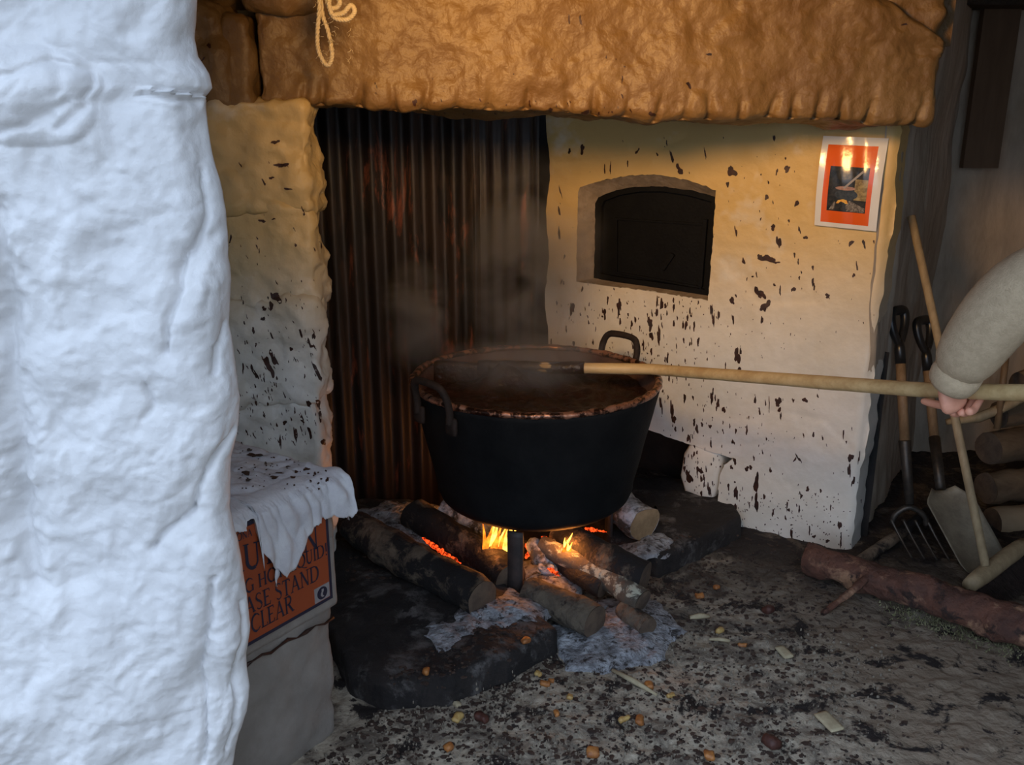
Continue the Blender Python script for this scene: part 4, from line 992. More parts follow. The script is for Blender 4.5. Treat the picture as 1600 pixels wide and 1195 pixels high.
# moss
rng = random.Random(8); parts = []
for k in range(900):
    t = rng.random(); px = 1385 + 215 * t + rng.gauss(0, 10); py = 945 + 72 * t + rng.gauss(0, 9); p = atZ(px, py, 0); z = gz(p[0], p[1]); h = rng.uniform(.005, .013); a = rng.uniform(0, 6.3); s = np.array((math.cos(a), math.sin(a), 0)) * .004
    p[2] = z - .002; parts.append(([p - s, p + s, p + np.array((rng.uniform(-.008, .008), rng.uniform(-.008, .008), h))], [(0, 1, 2)]))
tag(mk('moss', *join(parts), MOSS, smooth=False), 'dull green moss along the foot of the fallen log', 'moss', kind='stuff')
# hanging board
pb = atY(1527, 262, 4.13); v, f = box((pb[0] - .078, 4.10, pb[2]), (pb[0] + .078, 4.135, 2.02))
tag(mk('hanging_board', v, f, BOARD, smooth=False), 'flat dark brown board hanging upright on the far right wall', 'board')

# ================================================================== POSTER, TWINE
def pcurl(u, v): return .012 + .018 * math.sin(math.pi * v) - .012 * u ** 1.5 * v + .0015 * math.sin(u * 17 + v * 3)
PW = [ow(*q) for q in ((1274, 351), (1370, 361), (1389, 216), (1288, 212))]      # bl, br, tr, tl
def pp(u, v, lift=0):
    a, b, c, d = [np.array(q) for q in PW]; q = (a * (1 - u) + b * u) * (1 - v) + (d * (1 - u) + c * u) * v
    hh = owh(np.array([q[0]]), np.array([q[1]]))[0]
    return owp(q[0], q[1], .004 + pcurl(u, v) + lift + max(hh, -.004))
def ppatch(u0, u1, v0, v1, lift, n=12, m=16):
    V = [pp(u0 + (u1 - u0) * i / (n - 1), v0 + (v1 - v0) * j / (m - 1), lift) for i in range(n) for j in range(m)]
    return V, [q[::-1] for q in gridfaces(n, m)]
ps = empty('poster', pp(.5, 0)); tag(ps, 'laminated poster with an orange panel and cauldron photo on the oven wall', 'poster')
o = under(mk('paper', *ppatch(0, 1, 0, 1, 0, 20, 28), PAPER), ps)
under(mk('orange_panel', *ppatch(.10, .87, .05, .91, .0008), PORANGE), ps)
under(mk('photo_print', *ppatch(.185, .80, .185, .68, .0014), PDARK), ps)
under(mk('photo_print', *ppatch(.60, .80, .32, .55, .0018, 4, 6), PTAN), ps)
def pell(cu, cv, ru, rv, lift, n=24):
    return [pp(cu + ru * math.cos(2 * math.pi * k / n), cv + rv * math.sin(2 * math.pi * k / n), lift) for k in range(n)], [tuple(range(n))[::-1]]
def ppoly(pts, lift): return [pp(*q, lift) for q in pts], [tuple(range(len(pts)))]
under(mk('photo_print', *ppoly([(.22, .20), (.78, .19), (.79, .24), (.55, .31), (.30, .29)], .0018), PGREY), ps)
under(mk('photo_print', *pell(.48, .375, .18, .06, .0020), PSTEEL), ps)
under(mk('photo_print', *pell(.46, .445, .16, .022, .0023), PPINK), ps)
under(mk('photo_print', *ppoly([(.42, .45), (.45, .44), (.72, .63), (.70, .65)], .0026), GREYP), ps)
under(mk('photo_print', *ppoly([(.33, .275), (.52, .275), (.50, .315), (.44, .325), (.36, .31)], .0023), PFIRE), ps)
# twine loop
def rope(pts, r, seed):
    C = bez(pts, 14); parts = []; m = len(C)
    for k in range(3):
        P = []
        for i, c in enumerate(C):
            t = C[min(i + 1, m - 1)] - C[max(i - 1, 0)]; t /= np.linalg.norm(t) + 1e-9; a = np.cross(t, (0, 1., .2)); a /= np.linalg.norm(a) + 1e-9; b = np.cross(t, a); ph = i * .75 + k * 2 * math.pi / 3
            P.append(c + (a * math.cos(ph) + b * math.sin(ph)) * r * .55)
        parts.append(tube(P, r * .62, 6))
    return parts
TY = 2.50
tw = empty('twine_loop', atY(511, 105, TY)); tag(tw, 'loop of pale twine hanging in front of the lintel', 'twine')
parts = rope([atY(498, -60, TY), atY(499, 10, TY), atY(496, 50, TY), atY(498, 80, TY), atY(511, 102, TY), atY(519, 86, TY), atY(513, 50, TY + .01), atY(503, 15, TY + .012), atY(502, -60, TY + .012)], .0052, 1)
under(mk('hanging_loop', *join(parts), TWINE), tw)
parts = rope([atY(507, -30, TY - .01), atY(513, 8, TY - .012), atY(525, 12, TY - .01), atY(531, 2, TY - .012), atY(520, -8, TY), atY(514, 6, TY - .02), atY(522, 27, TY - .015), atY(543, 30, TY - .01), atY(554, 18, TY - .01), atY(548, 8, TY - .012), atY(536, 20, TY - .015), atY(519, 24, TY - .02)], .0058, 2)
under(mk('knot', *join(parts), TWINE), tw)
rngf = random.Random(4); parts = []
for k in range(60):
    p = atY(rngf.choice((497, 515, 520, 545)) + rngf.uniform(-4, 4), rngf.uniform(0, 100), TY - .004); q = p + np.array((rngf.uniform(-.012, .012), rngf.uniform(-.004, .004), rngf.uniform(-.014, .014))); parts.append(tube([p, (p + q) / 2 + [.003, 0, 0], q], .0006, 4))
tag(under(mk('fibres', *join(parts), TWINE), tw), kind='stuff')
tws = tube([atY(499, -60, TY), np.array((atY(499, -60, TY)[0], TY, 2.225))], .003, 8)
under(mk('hanging_cord', *tws, TWINE), tw)

# ================================================================== PADDLE AND PERSON
q0 = atY(748, 572, 3.16); q0[2] = max(q0[2], PZ + PH - .03)
q1 = atY(1018, 598, 3.03); q2 = atY(1440, 609, 2.23); q3 = atY(1600, 613, 1.99); q4 = atY(1720, 617, 1.83)
q1[2] = max(q1[2], PZ + PH + .030)
q4 = q2 + (q4 - q2) * 1.42
def P_lerp(a, b, t): return a + (b - a) * t
pdl = empty('stirring_paddle', q4); tag(pdl, 'long pale wooden stirring pole reaching from the cauldron to the hand', 'stirring pole')
axis_pts = [P_lerp(q0, q1, t) for t in np.linspace(.25, 1, 6)] + [P_lerp(q1, q2, t) for t in np.linspace(.1, 1, 14)] + [P_lerp(q2, q4, t) for t in np.linspace(.12, 1, 12)]
under(mk('pole', *tube(axis_pts, .0195, 18, True, .0008, 3), ASHPOLE), pdl)
cv, cf = tube([P_lerp(q0, q1, t) for t in np.linspace(.0, .62, 12)], .0215, 14, True, .003, 6); under(mk('sticky_coating', cv, cf, JAM), pdl)
d = (q0 - q1) / np.linalg.norm(q0 - q1); v, f, n_ = rbox((.30, .035, .10), .015, .015, 3, ((.05, .002),))
rz = math.atan2(d[1], d[0]); v = xf(v, q0 + d * .02 - np.array((0, 0, .035)), rz, 0, 0)
under(mk('paddle_blade', v, f, JAM), pdl)

def skin(name, nodes, edges, mat, root, sub=2, parent=None):
    me = bpy.data.meshes.new(name); me.from_pydata([tuple(map(float, q[0])) for q in nodes], edges, []); me.update()
    o = bpy.data.objects.new(name, me); COL.objects.link(o)
    o.modifiers.new('skin', 'SKIN')
    for i, q in enumerate(nodes):
        r = q[1]; me.skin_vertices[0].data[i].radius = (r, r) if not hasattr(r, '__len__') else r
        me.skin_vertices[0].data[i].use_root = (i == root)
    sb = o.modifiers.new('sub', 'SUBSURF'); sb.levels = sub; sb.render_levels = sub
    dg = bpy.context.evaluated_depsgraph_get(); dg.update(); me2 = bpy.data.meshes.new_from_object(o.evaluated_get(dg)); bpy.data.objects.remove(o); me2.name = name
    me2.polygons.foreach_set('use_smooth', [True] * len(me2.polygons)); me2.materials.clear(); me2.materials.append(mat)
    o = bpy.data.objects.new(name, me2); COL.objects.link(o)
    if parent: under(o, parent)
    return o
W_ = atY(1480, 606, 2.10); FA = atY(1520, 540, 2.05); EL = atY(1588, 450, 1.98); SH = np.array((1.45, 1.80, 1.42))
hip = np.array((1.66, 1.60, .92)); PXc = np.array((1.64, 1.60, 0))
person = empty('person', (1.66, 1.55, 0)); tag(person, 'person in an oatmeal wool sweater stirring with the long pole', 'person')
# trunk and limbs in one continuous figure, clothed
LH = q2 + (q4 - q2) * .95
nodes = [(hip, (.16, .13)), ((1.65, 1.62, 1.08), (.16, .125)), ((1.62, 1.645, 1.25), (.17, .13)), ((1.60, 1.66, 1.38), (.13, .10)), ((1.585, 1.68, 1.47), .055), ((1.575, 1.70, 1.54), .055),
         (SH, .095), (EL, .095), (FA, .084), (W_ + (EL - W_) * .10, .066),
         ((1.78, 1.56, 1.37), .085), ((1.80, 1.40, 1.10), .075), (LH + np.array((.17, -.10, .03)), .06), (LH + np.array((.07, -.045, .012)), .05)]
edges = [(0, 1), (1, 2), (2, 3), (3, 4), (4, 5), (3, 6), (6, 7), (7, 8), (8, 9), (3, 10), (10, 11), (11, 12), (12, 13)]
body = skin('body', nodes, edges, SWEAT, 0, 2, person)
v, f = tube([W_ + (EL - W_) * t for t in (.22, .12, .06, .03, .02)], [.055, .059, .056, .050, .040], 20, True, .0015, 4)
under(mk('cuff', v, f, SWEAT), person)
legs = skin('trousers', [((1.66, 1.60, .94), (.165, .125)), ((1.57, 1.60, .80), .098), ((1.53, 1.64, .48), .072), ((1.52, 1.60, .10), .058), ((1.76, 1.58, .80), .098), ((1.80, 1.56, .48), .072), ((1.80, 1.52, .10), .058)], [(0, 1), (1, 2), (2, 3), (0, 4), (4, 5), (5, 6)], TROUS, 0, 2, person)
for x, y in ((1.52, 1.60), (1.80, 1.52)):
    under(skin('boot', [((x, y, .09), .05), ((x, y, .045), .045), ((x - .02, y + .10, .04), .045), ((x - .03, y + .17, .035), .035)], [(0, 1), (1, 2), (2, 3)], SHOE, 0, 2), person)
# head
hc = Vector((1.57, 1.72, 1.645))
def head():
    th = np.linspace(0, math.pi, 40); ph = np.linspace(0, 2 * math.pi, 56, endpoint=False); V = []
    for t in th:
        for p in ph:
            x, y, z = math.sin(t) * math.cos(p), math.sin(t) * math.sin(p), math.cos(t)   # +y is the face
            X, Y, Z = .074 * x, .092 * y, .115 * z
            if z < 0: X *= 1 + .25 * z; Y *= 1 - .0 * z
            f = max(0, y)
            Y += .030 * math.exp(-((x / .16) ** 2 + ((z + .08) / .16) ** 2)) * (f > .4)          # nose
            Y -= .010 * (math.exp(-(((abs(x) - .42) / .2) ** 2 + ((z - .12) / .14) ** 2))) * (f > .3)  # eye sockets
            Y += .007 * math.exp(-((x / .3) ** 2 + ((z + .42) / .08) ** 2)) * (f > .3)             # lips
            Y += .010 * math.exp(-((x / .3) ** 2 + ((z + .82) / .15) ** 2)) * (f > .1)             # chin
            V.append((X, Y, Z))
    n = 56; Fc = [(i * n + k, (i + 1) * n + k, (i + 1) * n + (k + 1) % n, i * n + (k + 1) % n) for i in range(39) for k in range(n)]
    return np.array(V), Fc
HR = Matrix.Translation(hc) @ Matrix.Rotation(math.radians(35), 4, 'Z') @ Matrix.Rotation(math.radians(-18), 4, 'X')
def hx(P): A = np.array(HR); return np.asarray(P) @ A[:3, :3].T + A[:3, 3]
v, f = head(); hdo = under(mk('head', hx(v), f, SKIN), person)
def sub_(o): o.parent = hdo; o.matrix_parent_inverse = (hdo.matrix_parent_inverse.copy() @ Matrix.Translation(hdo.location)).inverted() @ Matrix.Identity(4) if False else Matrix.Translation(-Vector((0, 0, 0))); return o
hv_ = v.copy(); k_ = ((hv_[:, 2] > .03) | (hv_[:, 1] < -.015) & (hv_[:, 2] > -.06)); hair_v = hv_ * 1.07 + [0, -.006, .006]
hair_f = [q for q in f if all(k_[i] and not (hv_[i, 1] > .045 and hv_[i, 2] < .072) for i in q)]
under(mk('hair', hx(hair_v), hair_f, HAIR), person).modifiers.new('t', 'SOLIDIFY').thickness = .006
for s in (-1, 1):
    ev, ef, _ = rbox((.020, .014, .012), .006, .004, 1, ((.1, 0),)); under(mk('eye', hx(ev + [s * .030, .083, .013]), ef, EYEW), person)
    ev, ef, _ = rbox((.009, .008, .009), .004, .003, 1, ((.1, 0),)); under(mk('iris', hx(ev + [s * .030, .089, .013]), ef, EYED), person)
    ev, ef, _ = rbox((.016, .036, .060), .008, .006, 1, ((.03, .002),)); under(mk('ear', hx(ev + [s * .077, -.005, 0]), ef, SKIN), person)
ev, ef, _ = rbox((.044, .010, .012), .005, .005, 1, ((.03, .001),)); under(mk('mouth', hx(ev + [0, .096, -.048]), ef, LIPS), person)
# right hand closed round the pole: palm on the near side, fingers under and behind
pax = (q4 - q2); pax /= np.linalg.norm(pax)                 # along the pole towards the person
tow = C0 - W_; tow -= pax * np.dot(tow, pax); tow /= np.linalg.norm(tow)       # towards the viewer, square to the pole
upv = np.cross(tow, pax); upv = upv if upv[2] > 0 else -upv
pc0 = P_lerp(q2, q4, (W_[1] - q2[1]) / (q4[1] - q2[1]) if abs(q4[1] - q2[1]) > 1e-6 else 0)
tt = np.dot(W_ - q2, pax); pc0 = q2 + pax * tt
def hp(a, u, w): return pc0 + pax * a + upv * u + tow * w     # a along pole, u up, w towards viewer
R_ = .0195
hn = [(hp(.0, .045, .050), .030), (hp(.0, .012, .046), (.040, .022)), (hp(.004, -.026, .040), (.044, .020)), (hp(.0, -.050, .024), (.040, .016))]
handv = skin('hand', hn, [(0, 1), (1, 2), (2, 3)], SKIN, 0, 2, person)
for k, a in enumerate((-.038, -.013, .011, .033)):
    Lf = (1.0, 1.08, 1.02, .85)[k]
    if k == 0:    # the forefinger lies along the underside of the pole, pointing to the cauldron
        nd = [(hp(-.015, -.036, .030), .0125), (hp(-.046, -.036, .028), .0112), (hp(-.078, -.032, .024), .0100), (hp(-.106, -.027, .020), .0085)]
    else:
        nd = [(hp(a, -.050, .026), .0118), (hp(a - .006, -.054 * Lf, -.002), .0105), (hp(a - .005, -.016, -.030 * Lf), .009), (hp(a - .004, .010, -.031), .0078)]
    skin('finger', nd, [(0, 1), (1, 2), (2, 3)], SKIN, 0, 2, person)
skin('thumb', [(hp(-.018, .020, .044), .013), (hp(-.046, .026, .034), .0115), (hp(-.064, .026, .014), .010), (hp(-.072, .022, -.006), .0085)], [(0, 1), (1, 2), (2, 3)], SKIN, 0, 2, person)

def lp_(a, u, w): return LH + pax * a + upv * u + tow * w
skin('hand', [(lp_(.10, -.01, .045), .028), (lp_(.05, -.005, .044), (.036, .020)), (lp_(.0, -.005, .040), (.042, .018)), (lp_(-.02, .005, .036), (.036, .015))], [(0, 1), (1, 2), (2, 3)], SKIN, 0, 2, person)
for k, a in enumerate((-.036, -.013, .010, .032)):
    skin('finger', [(lp_(a, .014, .038), .0112), (lp_(a, .036, .012), .0102), (lp_(a, .028, -.024), .0092), (lp_(a, -.004, -.034), .008)], [(0, 1), (1, 2), (2, 3)], SKIN, 0, 2, person)
skin('thumb', [(lp_(-.01, -.020, .040), .013), (lp_(-.030, -.036, .018), .0115), (lp_(-.040, -.036, -.008), .010), (lp_(-.044, -.026, -.024), .0085)], [(0, 1), (1, 2), (2, 3)], SKIN, 0, 2, person)

# ================================================================== LAMP (warm, inside the shed, above the frame)
lp = empty('spotlight', LAMP_POS); tag(lp, 'small warm spotlight clamped under the ceiling boards', 'lamp')
_d = (Vector(LAMP_AIM) - Vector(LAMP_POS)).normalized(); _q = _d.to_track_quat('-Z', 'Y')
def lampart(name, prof, mat):
    v, f = lathe(prof, 28); A = np.array(_q.to_matrix()); return mk(name, v @ A.T, f, mat, lp)
lampart('can', [(.001, .075), (.03, .075), (.036, .06), (.038, -.02), (.041, -.035), (.038, -.035), (.034, -.02), (.032, .05), (.001, .055)], LAMPM)
lampart('bulb', [(.001, .0), (.014, .004), (.02, .015), (.016, .035), (.001, .045)], GLASSY)
mk('bracket', *tube([(0, 0, .03), (0, -.02, .12), (0, -.02, 2.22 - LAMP_POS[2])], .007, 8), LAMPM, lp)
ll = bpy.data.lights.new('lamp_light', 'SPOT'); ll.energy = LAMP_W; ll.color = LAMP_COL; ll.shadow_soft_size = .16; ll.spot_size = math.radians(100); ll.spot_blend = 1.0
llo = bpy.data.objects.new('lamp_light', ll); COL.objects.link(llo); llo.parent = lp; llo.location = tuple(_d * .04); llo.rotation_euler = _q.to_euler()

# ================================================================== SPLASHES (dried, on walls, cloth and lintel)
DG = bpy.context.evaluated_depsgraph_get(); DG.update()
def bvh(objs):
    V = []; Fc = []; n = 0
    for o in objs:
        mw = o.matrix_world if o.parent is None else o.parent.matrix_world @ o.matrix_parent_inverse @ o.matrix_basis
        me = o.data; V += [mw @ v.co for v in me.vertices]; Fc += [[i + n for i in p.vertices] for p in me.polygons]; n += len(me.vertices)
    return BVHTree.FromPolygons(V, Fc)
def splats(items, tree, parent, seed, lift=.0012, name='splashes', vertical=True):
    """items: (px, py, w_px, h_px, lean) blobs cast onto the surface along the view and laid flat on it"""
    rng = random.Random(seed); parts = []
    for (px, py, wd, hh, lean) in items:
        n = 7 if max(wd, hh) < 6 else 14 if max(wd, hh) < 20 else 26; ph = [rng.uniform(0, 6.3) for _ in range(4)]; V = []; ok = True
        ring_ = []
        for k in range(n):
            a = 2 * math.pi * k / n; r = 1 + .22 * math.sin(2 * a + ph[0]) + .18 * math.sin(3 * a + ph[1]) + .12 * math.sin(5 * a + ph[2]) + rng.uniform(-.12, .12)
            r *= .82; ring_.append((px + wd / 2 * r * math.cos(a) - lean * hh / 2 * math.sin(a), py - hh / 2 * r * math.sin(a)))
        for (x, y) in [(px, py)] + [(px + (x - px) * .5, py + (y - py) * .5) for x, y in ring_] + ring_:
            d = Vector(tuple(ray(x, y))).normalized(); h = tree.ray_cast(Vector(tuple(C0)), d)
            if h[0] is None: ok = False; break
            nn = h[1] if h[1].dot(d) < 0 else -h[1]; V.append(h[0] + nn * lift)
        if not ok: continue
        if max((a - V[0]).length for a in V) > max(wd, hh) * .006 + .03: continue
        Fc = [(0, 1 + (k + 1) % n, 1 + k) for k in range(n)] + [(1 + k, 1 + (k + 1) % n, 1 + n + (k + 1) % n, 1 + n + k) for k in range(n)]
        parts.append((V, Fc))
    o = mk(name, *join(parts), SPLAT); o['kind'] = 'stuff'
    o.parent = parent
    if parent: o.matrix_parent_inverse = Matrix.Translation(-Vector(parent.location)) if parent.parent is None else Matrix.Identity(4)
    return o
rng = random.Random(12)
big = [(1144, 268, 14, 22, .3), (1137, 288, 7, 9, 0), (1230, 264, 11, 12, -.3), (1208, 355, 9, 11, 0), (1217, 378, 9, 22, .1), (1198, 404, 30, 13, 0), (1187, 400, 8, 8, 0), (1213, 410, 12, 5, 0), (1187, 458, 16, 22, .4), (1196, 478, 16, 20, -.3), (1162, 408, 6, 12, 0), (1114, 376, 9, 26, .1), (1144, 470, 10, 12, .3), (1330, 380, 8, 12, -.3), (1350, 381, 6, 16, .2), (1334, 430, 6, 7, 0), (1245, 318, 7, 14, -.2), (1198, 308, 6, 12, 0), (1150, 362, 4, 20, .1), (1259, 371, 8, 7, 0), (1270, 440, 5, 14, -.1), (1293, 462, 10, 8, 0), (1240, 452, 8, 10, -.3), (1219, 454, 4, 16, 0), (1249, 434, 4, 6, 0), (1152, 556, 12, 26, 0), (1155, 580, 8, 18, 0), (1062, 265, 12, 18, .4), (1056, 275, 8, 8, 0), (1102, 240, 3, 22, .1), (1050, 245, 5, 20, .3), (945, 264, 3, 16, 0), (954, 262, 3, 20, 0), (910, 233, 8, 18, 0), (996, 236, 6, 10, -.5), (890, 236, 5, 10, 0), (1034, 475, 8, 18, 0), (1040, 478, 6, 8, 0), (1112, 485, 5, 28, 0), (1115, 500, 4, 26, 0), (1123, 492, 4, 18, 0), (1016, 506, 10, 22, 0), (1072, 508, 5, 18, 0), (895, 480, 6, 22, .1), (945, 490, 5, 20, .1), (967, 485, 4, 26, 0), (1018, 525, 8, 14, 0), (1030, 528, 5, 30, 0), (876, 300, 3, 22, .2), (874, 330, 4, 16, .2), (874, 365, 4, 24, .1), (1176, 432, 4, 5, 0), (1210, 445, 5, 6, 0),
  (1020, 625, 4, 34, 0), (1033, 632, 5, 30, .1), (1050, 640, 6, 36, 0), (1053, 655, 8, 16, 0), (1070, 622, 6, 14, 0), (1112, 622, 6, 18, 0), (1122, 630, 5, 20, 0), (1131, 640, 7, 12, 0), (1180, 625, 4, 16, 0), (1216, 628, 10, 20, 0), (1218, 640, 6, 10, 0), (1258, 625, 10, 9, 0), (1202, 630, 2, 24, 0), (1089, 670, 5, 18, 0), (1097, 663, 4, 10, 0), (1110, 666, 5, 8, 0), (1150, 673, 3, 12, 0), (1167, 672, 4, 18, 0), (1145, 690, 4, 10, 0), (1248, 716, 5, 18, .5), (1242, 718, 4, 10, -.4), (1329, 715, 11, 14, 0), (1327, 735, 6, 24, .1), (1333, 752, 5, 20, -.2), (1342, 715, 3, 24, -.1), (1204, 735, 6, 7, 0), (1167, 732, 8, 9, 0), (1173, 730, 5, 9, .3), (1182, 755, 9, 34, 0), (1182, 785, 8, 30, 0), (1150, 770, 7, 26, 0), (1148, 795, 7, 20, 0), (1262, 764, 7, 9, 0), (1148, 720, 6, 12, .3), (1143, 730, 6, 7, 0), (1249, 795, 4, 13, 0), (1298, 792, 3, 10, 0), (1312, 820, 7, 16, 0), (1314, 845, 3, 26, 0), (1217, 840, 3, 20, 0), (1237, 835, 4, 26, 0), (1230, 790, 3, 18, 0), (1265, 828, 3, 16, 0), (1272, 838, 7, 6, 0), (1293, 845, 8, 6, 0), (1318, 678, 3, 16, 0), (1220, 650, 3, 16, 0), (1077, 745, 10, 26, .4), (1094, 735, 9, 14, .3), (1108, 765, 6, 26, .1), (1096, 748, 5, 12, 0), (1082, 765, 7, 16, 0), (1070, 772, 5, 10, 0), (1102, 778, 6, 8, 0)]
small = []
for k in range(800):
    px = rng.uniform(866, 1385); py = rng.uniform(215, 850)
    dens = .9 if (px < 1120 and py > 440) else .45 if py > 400 else .30
    if px > 1290: dens *= .4
    if rng.random() > dens: continue
    s = rng.random() ** 4; small.append((px, py, 1.2 + 3.2 * s, (1.8 + 6 * s) * rng.uniform(.8, 2.4), rng.uniform(-.15, .25)))
for k in range(200):
    px = rng.gauss(1010, 65); py = rng.uniform(470, 600); s = rng.random() ** 3; small.append((px, py, 1.2 + 3 * s, rng.uniform(2, 6) + 16 * s, rng.uniform(-.05, .1)))
for k in range(200):
    px = rng.gauss(1110, 60); py = rng.uniform(612, 850); s = rng.random() ** 3; small.append((px, py, 1.2 + 3 * s, rng.uniform(2, 5) + 11 * s, rng.uniform(-.05, .1)))
for k in range(150):
    small.append((rng.uniform(1150, 1330), rng.uniform(770, 860), rng.uniform(1.2, 3), rng.uniform(1.5, 4), rng.uniform(-.5, .5)))
splats(big + small, bvh([wo, st]), wo, 3)
pb_items = [(327, 72, 8, 8, 0), (318, 92, 3, 10, -.6), (440, 258, 24, 9, -.2), (424, 278, 10, 5, 0), (412, 284, 3, 14, .5), (450, 295, 14, 4, 0), (430, 222, 14, 8, -.6), (376, 258, 3, 10, .5), (432, 465, 14, 24, .5), (424, 478, 10, 14, 0), (413, 482, 8, 9, 0), (411, 498, 8, 8, 0), (420, 572, 11, 34, .5), (428, 560, 8, 30, .5), (398, 582, 8, 22, .5), (396, 516, 5, 13, 0), (380, 575, 4, 18, 0), (483, 535, 6, 16, .2), (490, 525, 6, 14, 0), (488, 540, 9, 6, 0), (495, 580, 6, 40, .4), (482, 630, 8, 14, .3), (497, 630, 8, 18, 0), (472, 655, 8, 12, .3), (445, 660, 7, 10, 0), (438, 690, 4, 26, 0), (462, 678, 6, 30, .1), (484, 675, 5, 24, .3), (455, 545, 6, 8, .3), (410, 345, 14, 6, .5), (428, 342, 8, 3, 0), (474, 330, 3, 20, .3), (360, 375, 4, 18, -.2), (462, 383, 4, 7, 0), (425, 525, 3, 14, .4), (470, 520, 4, 16, .3), (505, 690, 8, 14, 0), (500, 650, 6, 20, 0)]
for k in range(190):
    px = rng.uniform(370, 505); py = 700 - abs(rng.gauss(0, 150)); s = rng.random() ** 2; pb_items.append((px, py, 1.2 + 2 * s * s, rng.uniform(2, 5) + 6 * s, rng.uniform(0, .5)))
pst = [c for c in COL.objects if c.parent == pier]
splats(pb_items, bvh(pst), pier, 5)
lit = []
for k in range(60):
    px = rng.uniform(560, 1000); py = 178 - abs(rng.gauss(0, 8 if k % 3 else 45)); lit.append((px, py, rng.uniform(1.2, 3.5), rng.uniform(2, 8), rng.uniform(-.2, .5)))
lit += [(1413, 38, 10, 5, -.5), (889, 30, 4, 16, 0), (907, 32, 4, 20, .2), (648, 160, 8, 14, 0), (860, 172, 8, 8, 0), (915, 175, 14, 8, 0), (1018, 178, 12, 8, 0), (1076, 133, 8, 12, .4), (1108, 85, 10, 5, .8), (972, 124, 3, 14, 0)]
splats(lit, bvh([li]), li, 6)
ci = [(398, 712, 26, 8, 0), (376, 694, 6, 7, 0), (390, 704, 12, 5, 0), (456, 713, 34, 5, 0), (385, 740, 14, 10, 0), (428, 747, 17, 6, 0), (479, 734, 12, 6, 0), (463, 738, 9, 5, 0), (457, 747, 8, 5, 0), (388, 751, 11, 5, 0), (415, 725, 6, 5, 0), (500, 723, 14, 5, 0), (492, 741, 4, 8, 0), (511, 750, 5, 10, 0), (437, 740, 18, 2, 0), (450, 730, 8, 3, 0), (375, 748, 5, 3, 0)]
for k in range(70): ci.append((rng.uniform(370, 515), rng.uniform(702, 765), rng.uniform(2, 5), rng.uniform(1.5, 3.5), 0))
splats(ci, bvh([cl]), cl, 7, .0025)

# ================================================================== FLOOR LITTER
def flake(p, r, rng, thick):
    n = rng.choice((5, 6, 7)); a0 = rng.uniform(0, 6.3); V = []; tl = rng.uniform(-.25, .25)
    for k in range(n):
        a = a0 + 2 * math.pi * k / n; rr = r * rng.uniform(.55, 1.25); V.append(np.array((p[0] + rr * math.cos(a), p[1] + rr * math.sin(a) * .8, p[2] + thick + rr * math.cos(a) * tl)))
    V.append(np.array((p[0], p[1], p[2] + thick * 1.6))); W2 = [q - np.array((0, 0, thick + .002)) for q in V[:n]]
    return V + W2, [(k, (k + 1) % n, n) for k in range(n)] + [(k, n + 1 + k, n + 1 + (k + 1) % n, (k + 1) % n) for k in range(n)]
def scatter(name, count, box_, rsz, mat, label, seed, thick=(.001, .004), dens=None):
    rng = random.Random(seed); parts = []
    while len(parts) < count:
        px = rng.uniform(box_[0], box_[2]); py = rng.uniform(box_[1], box_[3])
        if dens and rng.random() > dens(px, py): continue
        p = atZ(px, py, 0); p[2] = gz(p[0], p[1]); p = atZ(px, py, p[2]); p[2] = gz(p[0], p[1])
        if np.dot(p - OC, ON) < .02 or (np.dot(p - BC, BN) < .03 and p[1] < 2.75) or p[0] < -.58 or (name == 'crumbs' and p[2] > .03): continue
        parts.append(flake(p, rsz[0] + (rsz[1] - rsz[0]) * rng.random() ** 2.5, rng, rng.uniform(*thick)))
    return tag(mk(name, *join(parts), mat, smooth=False), label, 'litter', kind='stuff')
PEEL = M('dark_peelings', (.030, .019, .015), .8, var=(.07, .042, .03), vscale=40)
CRUMB = M('pale_crumbs', (.30, .26, .20), .95, var=(.17, .145, .115), vscale=50)
dn = lambda x, y: max(.05, min(1, 1.2 - max(0, x - 1150) / 260))
scatter('peelings', 3800, (480, 840, 1420, 1230), (.0025, .0125), PEEL, 'dark trodden apple peelings littering the earth floor', 3, dens=dn)
scatter('crumbs', 2600, (480, 985, 1400, 1230), (.0012, .006), CRUMB, 'pale grey ash crumbs strewn over the earth floor', 5, (.001, .006), dens=dn)
AG = 'apple scraps on the floor'
def scrap(px, py, s, mat, k, nm, lab, z=None):
    p = atZ(px, py, z or 0); p[2] = (gz(p[0], p[1]) if z is None else z) + s * .45
    r = random.Random(k); v, f, n = rbox((s * 2 * r.uniform(.8, 1.3), s * 1.5 * r.uniform(.7, 1.2), s * 1.2), s * .42, s * .4, k, ((s * 1.2, s * .28), (s * .4, s * .06)))
    o = mk(nm, xf(v, (0, 0, 0), r.uniform(0, 3), r.uniform(-.4, .4)), f, mat); o.location = tuple(map(float, p)); return tag(o, lab, 'apple scrap', AG)
